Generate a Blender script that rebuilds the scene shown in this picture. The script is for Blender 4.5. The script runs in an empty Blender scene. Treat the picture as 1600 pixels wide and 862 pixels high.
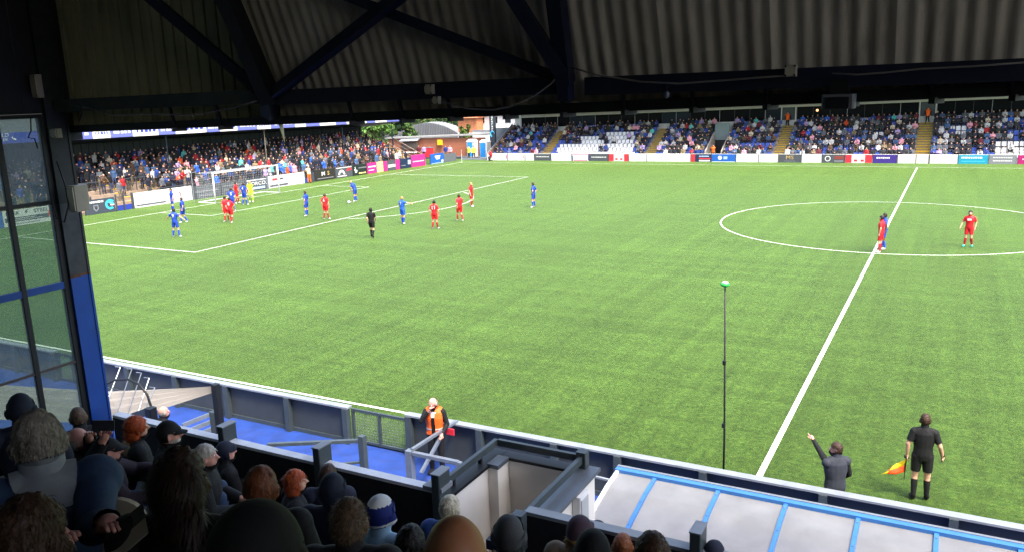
import bpy, bmesh, math, random
import numpy as np
from mathutils import Vector, Matrix, Euler
R = math.radians
rng = random.Random(7)
sc = bpy.context.scene
COL = sc.collection

# ---------------------------------------------------------------- camera
CAM = np.array([3.1333, -16.1851, 7.949]); YAW, PITCH, ROLL, FPX = 0.4984, 0.218, -0.0336, 1281.2
_f = np.array([-math.sin(YAW)*math.cos(PITCH), math.cos(YAW)*math.cos(PITCH), -math.sin(PITCH)])
_r0 = np.array([math.cos(YAW), math.sin(YAW), 0.0]); _u0 = np.cross(_r0, _f)
_R = math.cos(ROLL)*_r0 + math.sin(ROLL)*_u0; _U = -math.sin(ROLL)*_r0 + math.cos(ROLL)*_u0
cd = bpy.data.cameras.new('camera'); cam = bpy.data.objects.new('camera', cd); COL.objects.link(cam)
cd.sensor_fit = 'HORIZONTAL'; cd.sensor_width = 36.0; cd.lens = 36.0*FPX/1600.0
cd.clip_start = 0.05; cd.clip_end = 3000
cam.matrix_world = Matrix(((_R[0], _U[0], -_f[0], CAM[0]), (_R[1], _U[1], -_f[1], CAM[1]), (_R[2], _U[2], -_f[2], CAM[2]), (0, 0, 0, 1)))
sc.camera = cam

# ---------------------------------------------------------------- sky, sun, exposure
SUN_EL, SUN_AZ = R(60), R(122)      # azimuth from +Y, clockwise positive
w = bpy.data.worlds.new('World'); sc.world = w; w.use_nodes = True
wn = w.node_tree.nodes; wl = w.node_tree.links
sky = wn.new('ShaderNodeTexSky'); sky.sky_type = 'NISHITA'; sky.sun_disc = False
sky.sun_elevation = SUN_EL; sky.sun_rotation = SUN_AZ
sky.air_density = 1.0; sky.dust_density = 6.0; sky.ozone_density = 1.0; sky.altitude = 150
wl.new(sky.outputs[0], wn['Background'].inputs[0]); wn['Background'].inputs[1].default_value = 0.15
sl = bpy.data.lights.new('sun', 'SUN'); sl.energy = 1.5; sl.angle = R(10); sl.color = (1.0, 0.96, 0.9)
so = bpy.data.objects.new('sun', sl); COL.objects.link(so)
_sd = Vector((math.sin(SUN_AZ)*math.cos(SUN_EL), math.cos(SUN_AZ)*math.cos(SUN_EL), math.sin(SUN_EL)))
so.rotation_euler = _sd.to_track_quat('Z', 'Y').to_euler(); so.location = (-40, 20, 60)
vs = sc.view_settings; vs.view_transform = 'Standard'; vs.look = 'None'; vs.gamma = 1.0; vs.exposure = 1.98
sc.render.engine = 'CYCLES'
cy = sc.cycles; cy.max_bounces = 7; cy.diffuse_bounces = 5; cy.glossy_bounces = 3; cy.transmission_bounces = 4
cy.transparent_max_bounces = 24; cy.use_denoising = True; cy.denoising_prefilter = 'NONE'; cy.sample_clamp_indirect = 6; cy.caustics_reflective = False; cy.caustics_refractive = False

# ---------------------------------------------------------------- pixel -> place (photo pixels, 1600 wide), used to read positions off the plan
def ray(px, py): return _f + _R*(px-800)/FPX + _U*(431-py)/FPX
def onz(px, py, z=0.0): d = ray(px, py); return CAM + d*(z-CAM[2])/d[2]
def ony(px, py, y): d = ray(px, py); return CAM + d*(y-CAM[1])/d[1]
def onx(px, py, x): d = ray(px, py); return CAM + d*(x-CAM[0])/d[0]
def onp(px, py, p, n): d = ray(px, py); n = np.array(n, float); return CAM + d*((np.array(p, float)-CAM) @ n)/(d @ n)
def att(px, py, t): return CAM + ray(px, py)*t

# ---------------------------------------------------------------- materials
MC = {}
def srgb(h):
    if isinstance(h, str):
        c = [int(h[i:i+2], 16)/255 for i in (0, 2, 4)]
        return tuple(x/12.92 if x <= .04045 else ((x+.055)/1.055)**2.4 for x in c)
    return tuple(h)
def mat(name, col, rough=.6, var=.15, scale=6.0, bump=0.0, bscale=40.0, metal=0.0, sheen=0.0, spec=.4, coat=0.0, stretch=None, objcol=False, rand=0.0, ramp=None, dirt=0.0):
    if name in MC: return MC[name]
    m = bpy.data.materials.new(name); m.use_nodes = True; MC[name] = m
    n = m.node_tree.nodes; l = m.node_tree.links; b = n['Principled BSDF']
    b.inputs['Roughness'].default_value = rough; b.inputs['Metallic'].default_value = metal
    b.inputs['Specular IOR Level'].default_value = spec; b.inputs['Coat Weight'].default_value = coat
    if sheen: b.inputs['Sheen Weight'].default_value = sheen; b.inputs['Sheen Roughness'].default_value = .4
    tc = n.new('ShaderNodeTexCoord'); mp = n.new('ShaderNodeMapping'); l.new(tc.outputs['Object'], mp.inputs[0])
    if stretch: mp.inputs['Scale'].default_value = stretch
    oi = n.new('ShaderNodeObjectInfo')
    if objcol: src = oi.outputs['Color']
    elif ramp:
        cr = n.new('ShaderNodeValToRGB'); cr.color_ramp.interpolation = 'CONSTANT'
        el = cr.color_ramp.elements
        while len(el) < len(ramp): el.new(.5)
        for i, c in enumerate(ramp): el[i].position = i/len(ramp); el[i].color = (*srgb(c), 1)
        l.new(oi.outputs['Random'], cr.inputs[0]); src = cr.outputs[0]
    else:
        rg = n.new('ShaderNodeRGB'); rg.outputs[0].default_value = (*srgb(col), 1); src = rg.outputs[0]
    if var or rand:
        nz = n.new('ShaderNodeTexNoise'); nz.inputs['Scale'].default_value = scale; nz.inputs['Detail'].default_value = 5
        l.new(mp.outputs[0], nz.inputs['Vector'])
        mr = n.new('ShaderNodeMapRange'); mr.inputs[1].default_value = .3; mr.inputs[2].default_value = .7
        mr.inputs[3].default_value = 1-var; mr.inputs[4].default_value = 1+var; l.new(nz.outputs[0], mr.inputs[0])
        fac = mr.outputs[0]
        if rand:
            mr2 = n.new('ShaderNodeMapRange'); mr2.inputs[3].default_value = 1-rand; mr2.inputs[4].default_value = 1+rand
            l.new(oi.outputs['Random'], mr2.inputs[0])
            mu = n.new('ShaderNodeMath'); mu.operation = 'MULTIPLY'; l.new(fac, mu.inputs[0]); l.new(mr2.outputs[0], mu.inputs[1]); fac = mu.outputs[0]
        vm = n.new('ShaderNodeVectorMath'); vm.operation = 'SCALE'; l.new(src, vm.inputs[0]); l.new(fac, vm.inputs['Scale']); src = vm.outputs[0]
    if dirt:
        n2 = n.new('ShaderNodeTexNoise'); n2.inputs['Scale'].default_value = 1.7; n2.inputs['Detail'].default_value = 8; n2.inputs['Roughness'].default_value = .7
        l.new(mp.outputs[0], n2.inputs['Vector'])
        m3 = n.new('ShaderNodeMapRange'); m3.inputs[1].default_value = .5; m3.inputs[2].default_value = .72; m3.inputs[3].default_value = 0; m3.inputs[4].default_value = dirt
        l.new(n2.outputs[0], m3.inputs[0])
        mx = n.new('ShaderNodeMix'); mx.data_type = 'RGBA'; l.new(m3.outputs[0], mx.inputs[0]); l.new(src, mx.inputs[6]); mx.inputs[7].default_value = (.06, .05, .04, 1); src = mx.outputs[2]
    l.new(src, b.inputs['Base Color'])
    if bump:
        bn = n.new('ShaderNodeTexNoise'); bn.inputs['Scale'].default_value = bscale; bn.inputs['Detail'].default_value = 6
        l.new(mp.outputs[0], bn.inputs['Vector'])
        bp = n.new('ShaderNodeBump'); bp.inputs['Strength'].default_value = bump; bp.inputs['Distance'].default_value = .02
        l.new(bn.outputs[0], bp.inputs['Height']); l.new(bp.outputs[0], b.inputs['Normal'])
    return m

# ---------------------------------------------------------------- mesh helper
def origin(o):
    v = Vector((0, 0, 0))
    while o: v += o.location; o = o.parent
    return v
class MB:
    def __init__(s): s.v = []; s.f = []; s.m = []
    def add(s, vs, fs, mi=0):
        k = len(s.v); s.v += [tuple(map(float, p)) for p in vs]; s.f += [tuple(k+i for i in f) for f in fs]; s.m += [mi]*len(fs); return s
    def box(s, a, b, mi=0):
        x0, y0, z0 = a; x1, y1, z1 = b
        return s.add([(x0,y0,z0),(x1,y0,z0),(x1,y1,z0),(x0,y1,z0),(x0,y0,z1),(x1,y0,z1),(x1,y1,z1),(x0,y1,z1)],
            [(0,3,2,1),(4,5,6,7),(0,1,5,4),(1,2,6,5),(2,3,7,6),(3,0,4,7)], mi)
    def bar(s, p, q, w, h=None, up=(0,0,1), mi=0):
        h = h or w; p = Vector(p); q = Vector(q); d = (q-p).normalized(); u = Vector(up)
        if abs(d.dot(u)) > .98: u = Vector((0,1,0)) if abs(d.y) < .9 else Vector((1,0,0))
        r = d.cross(u).normalized(); u = r.cross(d); r *= w/2; u *= h/2
        return s.add([p-r-u,p+r-u,p+r+u,p-r+u,q-r-u,q+r-u,q+r+u,q-r+u],[(0,1,2,3),(7,6,5,4),(0,4,5,1),(1,5,6,2),(2,6,7,3),(3,7,4,0)], mi)
    def tube(s, p, q, r, r2=None, n=8, mi=0, caps=True):
        return s.loft([p, q], [r, r if r2 is None else r2], n, mi, caps)
    def loft(s, pts, rad, n=8, mi=0, caps=True):
        pts = [Vector(p) for p in pts]; k = len(s.v); ref = None
        for i, p in enumerate(pts):
            d = (pts[min(i+1, len(pts)-1)]-pts[max(i-1, 0)]).normalized()
            if ref is None: ref = Vector((0,0,1)) if abs(d.z) < .9 else Vector((1,0,0))
            a = (ref-d*ref.dot(d)).normalized(); b = d.cross(a); ref = a
            rr = rad[i] if isinstance(rad, (list, tuple)) else rad
            for j in range(n):
                t = 2*math.pi*j/n; s.v.append(tuple(p+a*(rr*math.cos(t))+b*(rr*math.sin(t))))
        for i in range(len(pts)-1):
            for j in range(n):
                s.f.append((k+i*n+j, k+i*n+(j+1)%n, k+(i+1)*n+(j+1)%n, k+(i+1)*n+j)); s.m.append(mi)
        if caps:
            s.f.append(tuple(k+j for j in reversed(range(n)))); s.m.append(mi)
            s.f.append(tuple(k+(len(pts)-1)*n+j for j in range(n))); s.m.append(mi)
        return s
    def ball(s, c, r, nu=10, nv=7, mi=0, M=None):
        rx, ry, rz = (r, r, r) if not isinstance(r, (tuple, list)) else r
        vs = []; fs = []
        for i in range(nv+1):
            a = math.pi*i/nv
            for j in range(nu):
                t = 2*math.pi*j/nu; p = Vector((rx*math.sin(a)*math.cos(t), ry*math.sin(a)*math.sin(t), rz*math.cos(a)))
                if M: p = M @ p
                vs.append(p+Vector(c))
        for i in range(nv):
            for j in range(nu): fs.append((i*nu+j, (i+1)*nu+j, (i+1)*nu+(j+1)%nu, i*nu+(j+1)%nu))
        return s.add(vs, fs, mi)
    def quad(s, a, b, c, d, mi=0): return s.add([a, b, c, d], [(0,1,2,3)], mi)
    def prism(s, poly, off, mi=0):     # planar polygon (3-D points) pushed along off
        n = len(poly); off = Vector(off); a = [Vector(p) for p in poly]
        return s.add(a+[p+off for p in a], [tuple(reversed(range(n))), tuple(range(n, 2*n))]+[(i, (i+1)%n, n+(i+1)%n, n+i) for i in range(n)], mi)
    def mesh(s, name, o=Vector((0,0,0)), smooth=False):
        me = bpy.data.meshes.new(name); me.from_pydata([(p[0]-o.x, p[1]-o.y, p[2]-o.z) for p in s.v], [], s.f)
        if any(s.m): me.polygons.foreach_set('material_index', s.m)
        if smooth: me.polygons.foreach_set('use_smooth', [True]*len(me.polygons))
        me.validate(); return me
    def build(s, name, mats, parent=None, smooth=False, loc=None):
        o0 = origin(parent) if parent else Vector(loc or (0,0,0))
        me = s.mesh(name, o0, smooth)
        for m in (mats if isinstance(mats, (list, tuple)) else [mats]): me.materials.append(m)
        o = bpy.data.objects.new(name, me); COL.objects.link(o)
        if parent: o.parent = parent
        else: o.location = o0
        return o
def tag(o, label=None, cat=None, group=None, kind=None):
    if label: o['label'] = label
    if cat: o['category'] = cat
    if group: o['group'] = group
    if kind: o['kind'] = kind
    return o
def thing(name, loc, label, cat, group=None):
    o = bpy.data.objects.new(name, None); COL.objects.link(o); o.location = Vector([float(c) for c in loc]); o.empty_display_size = .2
    return tag(o, label, cat, group)
def dup(o, parent=None):
    c = o.copy(); COL.objects.link(c)
    if parent: c.parent = parent
    for ch in list(o.children): dup(ch, c)
    return c
def struct(mb, name, m, label=None, smooth=False): return tag(mb.build(name, m, None, smooth), label, None, None, 'structure')
def bevel_box(mb, a, b, r=.01, mi=0):     # box with chamfered vertical edges
    x0, y0, z0 = a; x1, y1, z1 = b
    poly = [(x0+r,y0,z0),(x1-r,y0,z0),(x1,y0+r,z0),(x1,y1-r,z0),(x1-r,y1,z0),(x0+r,y1,z0),(x0,y1-r,z0),(x0,y0+r,z0)]
    return mb.prism(poly, (0,0,z1-z0), mi)
_tc = {}
def text_mesh(txt, size, ax, up, pos, m, parent, name='lettering', align='CENTER', depth=.004, bold=0.0):
    """flat lettering at pos, reading along ax"""
    key = (txt, align, bold)
    if key not in _tc:
        cu = bpy.data.curves.new('lettering', 'FONT'); cu.body = txt; cu.size = 1; cu.align_x = align; cu.align_y = 'CENTER'; cu.offset = bold; cu.resolution_u = 2
        ob = bpy.data.objects.new('lettering', cu); COL.objects.link(ob); bpy.context.view_layer.update()
        me = bpy.data.meshes.new_from_object(ob.evaluated_get(bpy.context.evaluated_depsgraph_get()))
        _tc[key] = ([v.co.copy() for v in me.vertices], [tuple(p.vertices) for p in me.polygons])
        bpy.data.objects.remove(ob); bpy.data.curves.remove(cu); bpy.data.meshes.remove(me)
    vs, fs = _tc[key]; ax = Vector(ax).normalized(); up = Vector(up).normalized(); sx, sy = size if isinstance(size, tuple) else (size, size)
    mb = MB(); mb.add([Vector(pos)+ax*(v.x*sx)+up*(v.y*sy) for v in vs], fs)
    return mb.build(name, m, parent)
# ================================================================ ground and pitch
W, HL = 69.56, 49.96
def grass_mat():
    m = bpy.data.materials.new('artificial_turf'); m.use_nodes = True; n = m.node_tree.nodes; l = m.node_tree.links; b = n['Principled BSDF']
    tc = n.new('ShaderNodeTexCoord')
    def noise(scale, det, st=(1,1,1), rough=.6):
        mp = n.new('ShaderNodeMapping'); mp.inputs['Scale'].default_value = st; l.new(tc.outputs['Object'], mp.inputs[0])
        z = n.new('ShaderNodeTexNoise'); z.inputs['Scale'].default_value = scale; z.inputs['Detail'].default_value = det; z.inputs['Roughness'].default_value = rough
        l.new(mp.outputs[0], z.inputs['Vector']); return z.outputs[0]
    def mr(s, a, b_, lo, hi):
        k = n.new('ShaderNodeMapRange'); k.inputs[1].default_value = a; k.inputs[2].default_value = b_; k.inputs[3].default_value = lo; k.inputs[4].default_value = hi; l.new(s, k.inputs[0]); return k.outputs[0]
    def mul(a, b_):
        k = n.new('ShaderNodeMath'); k.operation = 'MULTIPLY'; l.new(a, k.inputs[0]); l.new(b_, k.inputs[1]); return k.outputs[0]
    fine = mul(mr(noise(26, 3, (1, 1.5, 1), .65), .36, .64, .5, 1.5), mr(noise(8, 4, (1, 1.5, 1), .6), .35, .65, .72, 1.3))
    clump = mr(noise(2.2, 5, (1,1,1), .65), .34, .66, .82, 1.2)
    big = mr(noise(.16, 3), .3, .7, .92, 1.09)
    groom = mr(noise(1.0, 4, (.03, .9, 1), .7), .38, .62, .84, 1.17)
    groom2 = mul(mr(noise(1.0, 4, (1.6, .05, 1), .7), .36, .64, .82, 1.2), mr(noise(1.0, 2, (.2, .02, 1)), .4, .6, .93, 1.08))
    f = mul(mul(mul(fine, clump), mul(big, groom)), groom2)
    cr = n.new('ShaderNodeValToRGB'); e = cr.color_ramp.elements; e[0].position = .35; e[0].color = (.024, .051, .008, 1); e[1].position = .68; e[1].color = (.05, .086, .013, 1)
    l.new(noise(7, 5), cr.inputs[0])
    vm = n.new('ShaderNodeVectorMath'); vm.operation = 'SCALE'; l.new(cr.outputs[0], vm.inputs[0]); l.new(f, vm.inputs['Scale']); l.new(vm.outputs[0], b.inputs['Base Color'])
    b.inputs['Roughness'].default_value = .55; b.inputs['Specular IOR Level'].default_value = .06
    b.inputs['Sheen Weight'].default_value = .75; b.inputs['Sheen Roughness'].default_value = .24; b.inputs['Sheen Tint'].default_value = (.66, 1, .26, 1)
    bp = n.new('ShaderNodeBump'); bp.inputs['Strength'].default_value = .55; bp.inputs['Distance'].default_value = .03
    l.new(noise(30, 6, (1, 1.4, 1), .75), bp.inputs['Height']); l.new(bp.outputs[0], b.inputs['Normal'])
    return m
M_grass = grass_mat()
M_ground = mat('tarmac_ground', (.07, .068, .065), .9, .25, .8)
M_line = mat('pitch_paint', (.56, .63, .5), .7, .3, 14)
struct(MB().quad((-900,-900,-.35),(900,-900,-.35),(900,900,-.35),(-900,900,-.35)), 'ground', M_ground)
struct(MB().quad((-60,-1.9,0),(62,-1.9,0),(62,74,0),(-60,74,0)), 'pitch', M_grass, 'bright green artificial turf football pitch with faint groom streaks')
LZ = .008; LW = .1
def line(name, pts, wd=LW):
    mb = MB()
    for p, q in zip(pts[:-1], pts[1:]):
        p = Vector((*p, LZ)); q = Vector((*q, LZ)); d = (q-p).normalized(); r = Vector((d.y, -d.x, 0))*wd/2
        mb.quad(p+r, q+r, q-r, p-r)
    return struct(mb, name, M_line)
def arc(c, r, a0, a1, n): return [(c[0]+r*math.cos(a0+(a1-a0)*i/n), c[1]+r*math.sin(a0+(a1-a0)*i/n)) for i in range(n+1)]
line('touchline', [(-HL, -.02), (HL, -.02)]); line('touchline', [(-HL, W), (HL, W)])
line('goal_line', [(-HL, .06), (-HL, W-.06)]); line('halfway_line', [(0, .061), (0, W-.061)], .13)
LZ = .011
line('centre_circle', arc((0, W/2), 9.3, 0, 2*math.pi, 96))
for d, hw in ((16.5, 20.15), (5.6, 9.2)):
    yo = .1 if d < 10 else 0
    line('penalty_area_line' if d > 10 else 'goal_area_line', [(-HL+.061, W/2-hw+yo), (-HL+d, W/2-hw+yo)])
    line('penalty_area_line' if d > 10 else 'goal_area_line', [(-HL+.061, W/2+hw+yo), (-HL+d, W/2+hw+yo)])
    LZ = .014; line('penalty_area_line' if d > 10 else 'goal_area_line', [(-HL+d, W/2-hw-.06+yo), (-HL+d, W/2+hw+.06+yo)]); LZ = .011
line('penalty_arc', arc((-HL+11.5, W/2), 9.3, -.96, .96, 40))
line('penalty_spot', [(-HL+11, W/2-.1), (-HL+11, W/2+.1)], .2)

# ================================================================ near side: path, pitch wall, gates
M_path = mat('blue_path_paint', (.012,.044,.22), .75, .22, 2.5, .15, 60, dirt=.22)
M_slate = mat('slate_grey_panel', '383d3e', .55, .12, 3, .05, 30, dirt=.15)
M_slate2 = mat('slate_grey_steel', '3c4548', .45, .12, 5, dirt=.1)
M_cope = mat('pale_grey_coping', '7c8288', .5, .12, 4, dirt=.15)
M_white = mat('white_paint', (.8, .8, .8), .5, .05, 3)
M_black = mat('black_steel', '121417', .5, .2, 5)
struct(MB().quad((-40,-14,-.02),(40,-14,-.02),(40,-2,-.02),(-40,-2,-.02)), 'path', M_path, 'bright blue painted concourse path between stand and pitch wall')
wall = thing('pitch_wall', (-7, -2, 0), 'slate grey pitchside wall with pale coping along the near touchline', 'wall')
px_ = [-30,-28,-26,-24,-22.2]; seg = [(-31, -20.2), (-18.9, -9.04), (-7.4, 24)]
posts = {0: [-30.9,-28.5,-26,-24,-22.2,-20.3], 1: [-18.8,-16.9,-14.95,-13.05,-10.95,-9.12], 2: [-7.3,-5.45,-3.68,-2.3,-.6,1.52,3.54,5.5,7.5,9.5,11.5,13.5,15.5,17.5,19.5,21.5,23.9]}
for k, (a, b) in enumerate(seg):
    ps = posts[k]; wh_ = 1.0 if k == 2 else .9
    for i, x in enumerate(ps):
        MB().box((x-.07,-2.17,-.02),(x+.07,-2.03,wh_-.042)).build('wall_post', M_slate2, wall)
        if i+1 < len(ps): MB().box((x+.001,-2.028,-.02),(ps[i+1]-.001,-1.955,wh_-.044)).build('wall_panel', M_slate, wall)
    bevel_box(MB(), (a,-2.14,wh_-.04),(b,-1.95,wh_), .01).build('coping', M_cope, wall)
    MB().box((a,-2.06,-.02),(b,-2.022,.08)).build('kick_rail', M_slate2, wall)
M_wire = mat('green_grey_wire', '6a7468', .5, .1)
def mesh_gate(x0, x1, label):
    g = thing('mesh_gate', ((x0+x1)/2, -2, 0), label, 'gate', 'mesh gates in the pitch wall')
    mb = MB()
    for x in (x0+.03, (x0+x1)/2, x1-.03): mb.box((x-.03,-2.03,.02),(x+.03,-1.97,.85))
    for a_, b_ in ((x0+.061, (x0+x1)/2-.031), ((x0+x1)/2+.031, x1-.061)):
        for z in (.05, .82): mb.box((a_,-2.025,z-.03),(b_,-1.975,z+.03))
    mb.build('gate_frame', M_slate2, g)
    mb = MB(); x = x0+.09
    while x < x1-.06: mb.box((x-.004,-2.004,.08),(x+.004,-1.996,.79)); x += .07
    z = .13
    while z < .8: mb.box((x0+.06,-1.995,z-.004),(x1-.06,-1.988,z+.004)); z += .07
    tag(mb.build('wire_mesh', M_wire, g), kind='stuff'); return g
mesh_gate(-9.02, -7.42, 'slate grey wire mesh gate beside the steward in orange vest')
mesh_gate(-20.18, -18.92, 'wire mesh gate seen through the end glazing')

# rails on the blue path
def rail(name, label, segs, w_=.09, m=M_slate2, caps=()):
    p0 = segs[0][0]; t = thing(name, (p0[0], p0[1], 0), label, 'railing', 'crowd rails on the blue path')
    for nm, (p, q, ww) in zip(['rail_post' if abs(p[0]-q[0])+abs(p[1]-q[1]) < .05 else 'rail_bar' for p, q, ww in segs], segs):
        MB().bar(p, q, ww, ww*.75 if nm == 'rail_bar' else ww).build(nm, m, t)
    return t
A = onz(418,694,.95); B = onz(566,687,1.0); Bb = (B[0], B[1], 0)
rail('crowd_rail', 'low grey rail on the path nearest the canopy post', [(A,(B[0]-.05,B[1],.98),.09),((A[0]+.6,A[1]+.2,.45),(B[0]-.05,B[1],.5),.06),(Bb,(B[0],B[1],1.1),.13),((A[0]+.02,A[1],0),(A[0]+.02,A[1],.9),.07)])
C_ = onz(640,706,1.0); D_ = onz(716,722,1.0); E_ = onz(714,657,1.02); F_ = onz(658,738,.35)
rail('crowd_rail', 'grey rail with sloping tubes in front of the steward', [((C_[0],C_[1],0),(C_[0],C_[1],1.05),.14),((C_[0]+.08,C_[1],1.0),D_,.09),((D_[0]+.02,D_[1],0),(D_[0]+.02,D_[1],1.02),.09),((C_[0]+.05,C_[1]+.02,1.06),E_,.07),(F_,onz(688,683,.9),.07)], m=mat('pale_steel_tube', '6e7680', .4, .1, metal=.3))
E2 = E_; rail('crowd_rail', 'short grey rail between dugout and tunnel', [(onz(922,742,.9),(onz(980,756,.9)),.05),((onz(922,742,.9)[0],onz(922,742,.9)[1],0),onz(922,742,.9),.06)], m=M_cope)

# ================================================================ dugout
M_poly = bpy.data.materials.new('milky_polycarbonate'); M_poly.use_nodes = True
_b = M_poly.node_tree.nodes['Principled BSDF']; _b.inputs['Base Color'].default_value = (.62,.63,.62,1); _b.inputs['Roughness'].default_value = .25; _b.inputs['Coat Weight'].default_value = .3
_n = M_poly.node_tree.nodes; _l = M_poly.node_tree.links
_z = _n.new('ShaderNodeTexNoise'); _z.inputs['Scale'].default_value = 2.2; _z.inputs['Detail'].default_value = 7; _mr = _n.new('ShaderNodeMapRange'); _mr.inputs[1].default_value = .35; _mr.inputs[2].default_value = .7; _mr.inputs[3].default_value = .21; _mr.inputs[4].default_value = .27
_tcp = _n.new('ShaderNodeTexCoord'); _l.new(_tcp.outputs['Object'], _z.inputs['Vector'])
_l.new(_z.outputs[0], _mr.inputs[0]); _cc = _n.new('ShaderNodeCombineColor'); [_l.new(_mr.outputs[0], _cc.inputs[i]) for i in range(3)]; _l.new(_cc.outputs[0], _b.inputs['Base Color'])
_tr = _n.new('ShaderNodeBsdfTransparent'); _mx = _n.new('ShaderNodeMixShader'); _mx.inputs[0].default_value = .18
_l.new(_b.outputs[0], _mx.inputs[1]); _l.new(_tr.outputs[0], _mx.inputs[2]); _l.new(_mx.outputs[0], _n['Material Output'].inputs[0])
M_sky = mat('light_blue_frame', (.04,.16,.45), .4, .08, 5, dirt=.12)
M_cream = mat('cream_plastic', '86837a', .55, .1, 3)
dg = thing('team_dugout', (2, -5.2, 0), 'team dugout with milky roof panels and light blue ribs behind the pitch wall', 'dugout')
ribx = [-1.12, -.52, .44, 1.39, 2.33, 3.27, 4.2, 5.15, 6.1]
prof = [(-5.18, 2.2), (-5.6, 2.15), (-6.2, 2.02), (-6.75, 1.86), (-7.2, 1.5), (-7.35, .9), (-7.36, 0)]
for i, x in enumerate(ribx[:-1]):
    a, b = x+.03, ribx[i+1]-.03; mb = MB()
    vs = [(a,y,z) for y, z in prof[:4]]+[(b,y,z) for y, z in prof[:4]]
    mb.add(vs+[(p[0],p[1],p[2]-.01) for p in vs], [(j,j+4,j+5,j+1) for j in range(3)]+[(j+9,j+13,j+12,j+8) for j in range(3)])
    mb.build('roof_panel', M_poly, dg)
    mb = MB(); mb.add([(a,y,z) for y, z in prof[3:]]+[(b,y,z) for y, z in prof[3:]], [(j,j+4,j+5,j+1) for j in range(3)]); mb.build('back_panel', M_cream, dg)
for i, x in enumerate(ribx):
    mb = MB()
    for (y0, z0), (y1, z1) in zip(prof[:-1], prof[1:]): mb.bar((x,y0,z0+.015),(x,y1,z1+.015), .058 if i else .05, .04)
    r_ = mb.build('roof_rib', M_sky if i else M_white, dg)
    if i:
        sb = MB()
        for y, z in ((-5.3,2.225),(-5.8,2.145),(-6.3,2.04)): sb.tube((x,y,z),(x,y,z+.012),.009,n=6)
        tag(sb.build('screw_heads', M_cope, r_), kind='stuff')
MB().bar((-1.16,-5.12,2.22),(6.2,-5.12,2.22),.12,.07).build('front_beam', M_sky, dg)
MB().bar((-1.16,-5.055,2.25),(6.2,-5.055,2.25),.05,.03).build('front_trim', mat('mid_grey_trim','6b7178',.5,.1), dg)
MB().bar((-1.1,-5.68,2.08),(6.1,-5.68,2.08),.03,.03).build('purlin', M_white, dg)
MB().bar((-1.1,-6.4,1.93),(6.1,-6.4,1.93),.03,.03).build('purlin', M_white, dg)
mb = MB(); mb.tube((-1.13,-6.1,2.0),(-1.18,-6.16,2.07),.06,n=10); mb.bar((-1.16,-6.15,2.05),(-1.2,-6.95,1.62),.05,.04); mb.build('stay_bracket', M_white, dg)
MB().box((-1.05,-6.7,.4),(6.1,-6.25,.46)).build('bench', M_slate2, dg)
for x in (-1.12, 2.33, 6.1): MB().box((x-.03,-5.17,0),(x+.03,-5.11,2.18)).build('leg', M_sky, dg)

# ================================================================ flag pole with green receiver
pl = thing('antenna_pole', (-.66, -.42, 0), 'tall thin black pole with green disc on top by the pitch wall', 'pole')
pxy = (float(ony(1130,752,-1.6)[0]), -1.6)
pl.location = (pxy[0], pxy[1], 0)
_pt = ony(1133,446,-1.6); ptop = (_pt[0], -1.6, _pt[2])
mb = MB(); mb.loft([(pxy[0],-1.6,0),(pxy[0],-1.6,1.5),ptop],[.022,.02,.014],8); mb.build('shaft', M_black, pl, True)
for s in (.38, .66): MB().tube(Vector((pxy[0],-1.6,0)).lerp(Vector(ptop), s), Vector((pxy[0],-1.6,0)).lerp(Vector(ptop), s+.018), .034, n=8).build('clamp', M_black, pl)
mb = MB(); tp = Vector(ptop)
mb.loft([tp+Vector((0,0,d)) for d in (-.02,0,.03,.055,.065)],[.03,.075,.085,.07,.02],14,0); mb.build('receiver_disc', mat('green_plastic','2fb84a',.35,.05), pl, True)
MB().loft([tp+Vector((0,0,d)) for d in (.058,.075,.082)],[.06,.045,.01],14).build('receiver_cap', M_white, pl, True)
mb = MB()
for k in range(4): mb.ball((pxy[0]+.03*(-1)**k,-1.64,.5+.1*k),.022,6,4)
mb.build('wall_clamp', M_cope, pl)

# ================================================================ stand front: parapet, vomitory, post
PY = -9.5; PZ = 3.87
M_dark = mat('near_black_cladding', '17181b', .7, .3, 4, .1, 30)
M_edge = mat('white_edge', 'c8ccd2', .5, .1, 4, dirt=.2)
par = thing('stand_parapet', (0, PY, 2.9), 'dark front parapet of the stand with pale top edge', 'parapet')
for a, b in ((-6.75, -1.5), (-.42, 14)):
    x = a
    while x < b-.01:
        x2 = min(x+1.2, b); MB().box((x+.002,PY-.06,1.0),(x2-.002,PY+.06,PZ-.04)).build('parapet_panel', M_dark, par); x = x2
    bevel_box(MB(), (a,PY-.062,PZ-.038),(b,PY+.062,PZ), .01).build('coping', M_edge if a < -3 else M_cope, par)
for p in ((357,672),(505,706),(689,744),(1090,826)):
    x = ony(p[0], p[1]+30, PY-.02)[0]; mb = MB(); bevel_box(mb,(x-.05,PY-.12,2.9),(x+.05,PY+.1,PZ+.2),.008); mb.box((x-.055,PY-.125,PZ+.201),(x+.055,PY+.105,PZ+.215),1); mb.build('parapet_post', [M_slate2, M_cope], par)
M_render = mat('cream_render', 'eee9e0', .8, .05, 2, .08, 50, dirt=.06)
vm_ = thing('stair_well', (-.9, -9, 0), 'cream walled stair well with grey handrails breaking the parapet', 'stairwell')
X0, X1, YF = -1.47, -.5, -8.2; PZ_ = PZ; PZ = PZ-.15
MB().box((X0-.12,PY+.1,0),(X0,YF+.12,PZ-.05)).build('side_wall', M_render, vm_)
MB().box((X0+.002,YF,0),(X1-.002,YF+.12,PZ-.05)).build('end_wall', M_render, vm_)
mb = MB(); mb.box((X0+.001,YF-.28,0),(X0+.13,YF-.001,PZ-.052)); mb.build('pier', M_render, vm_)
MB().box((X1,PY+.1,0),(X1+.22,YF+.12,PZ-.05)).build('side_wall', M_render, vm_)
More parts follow.
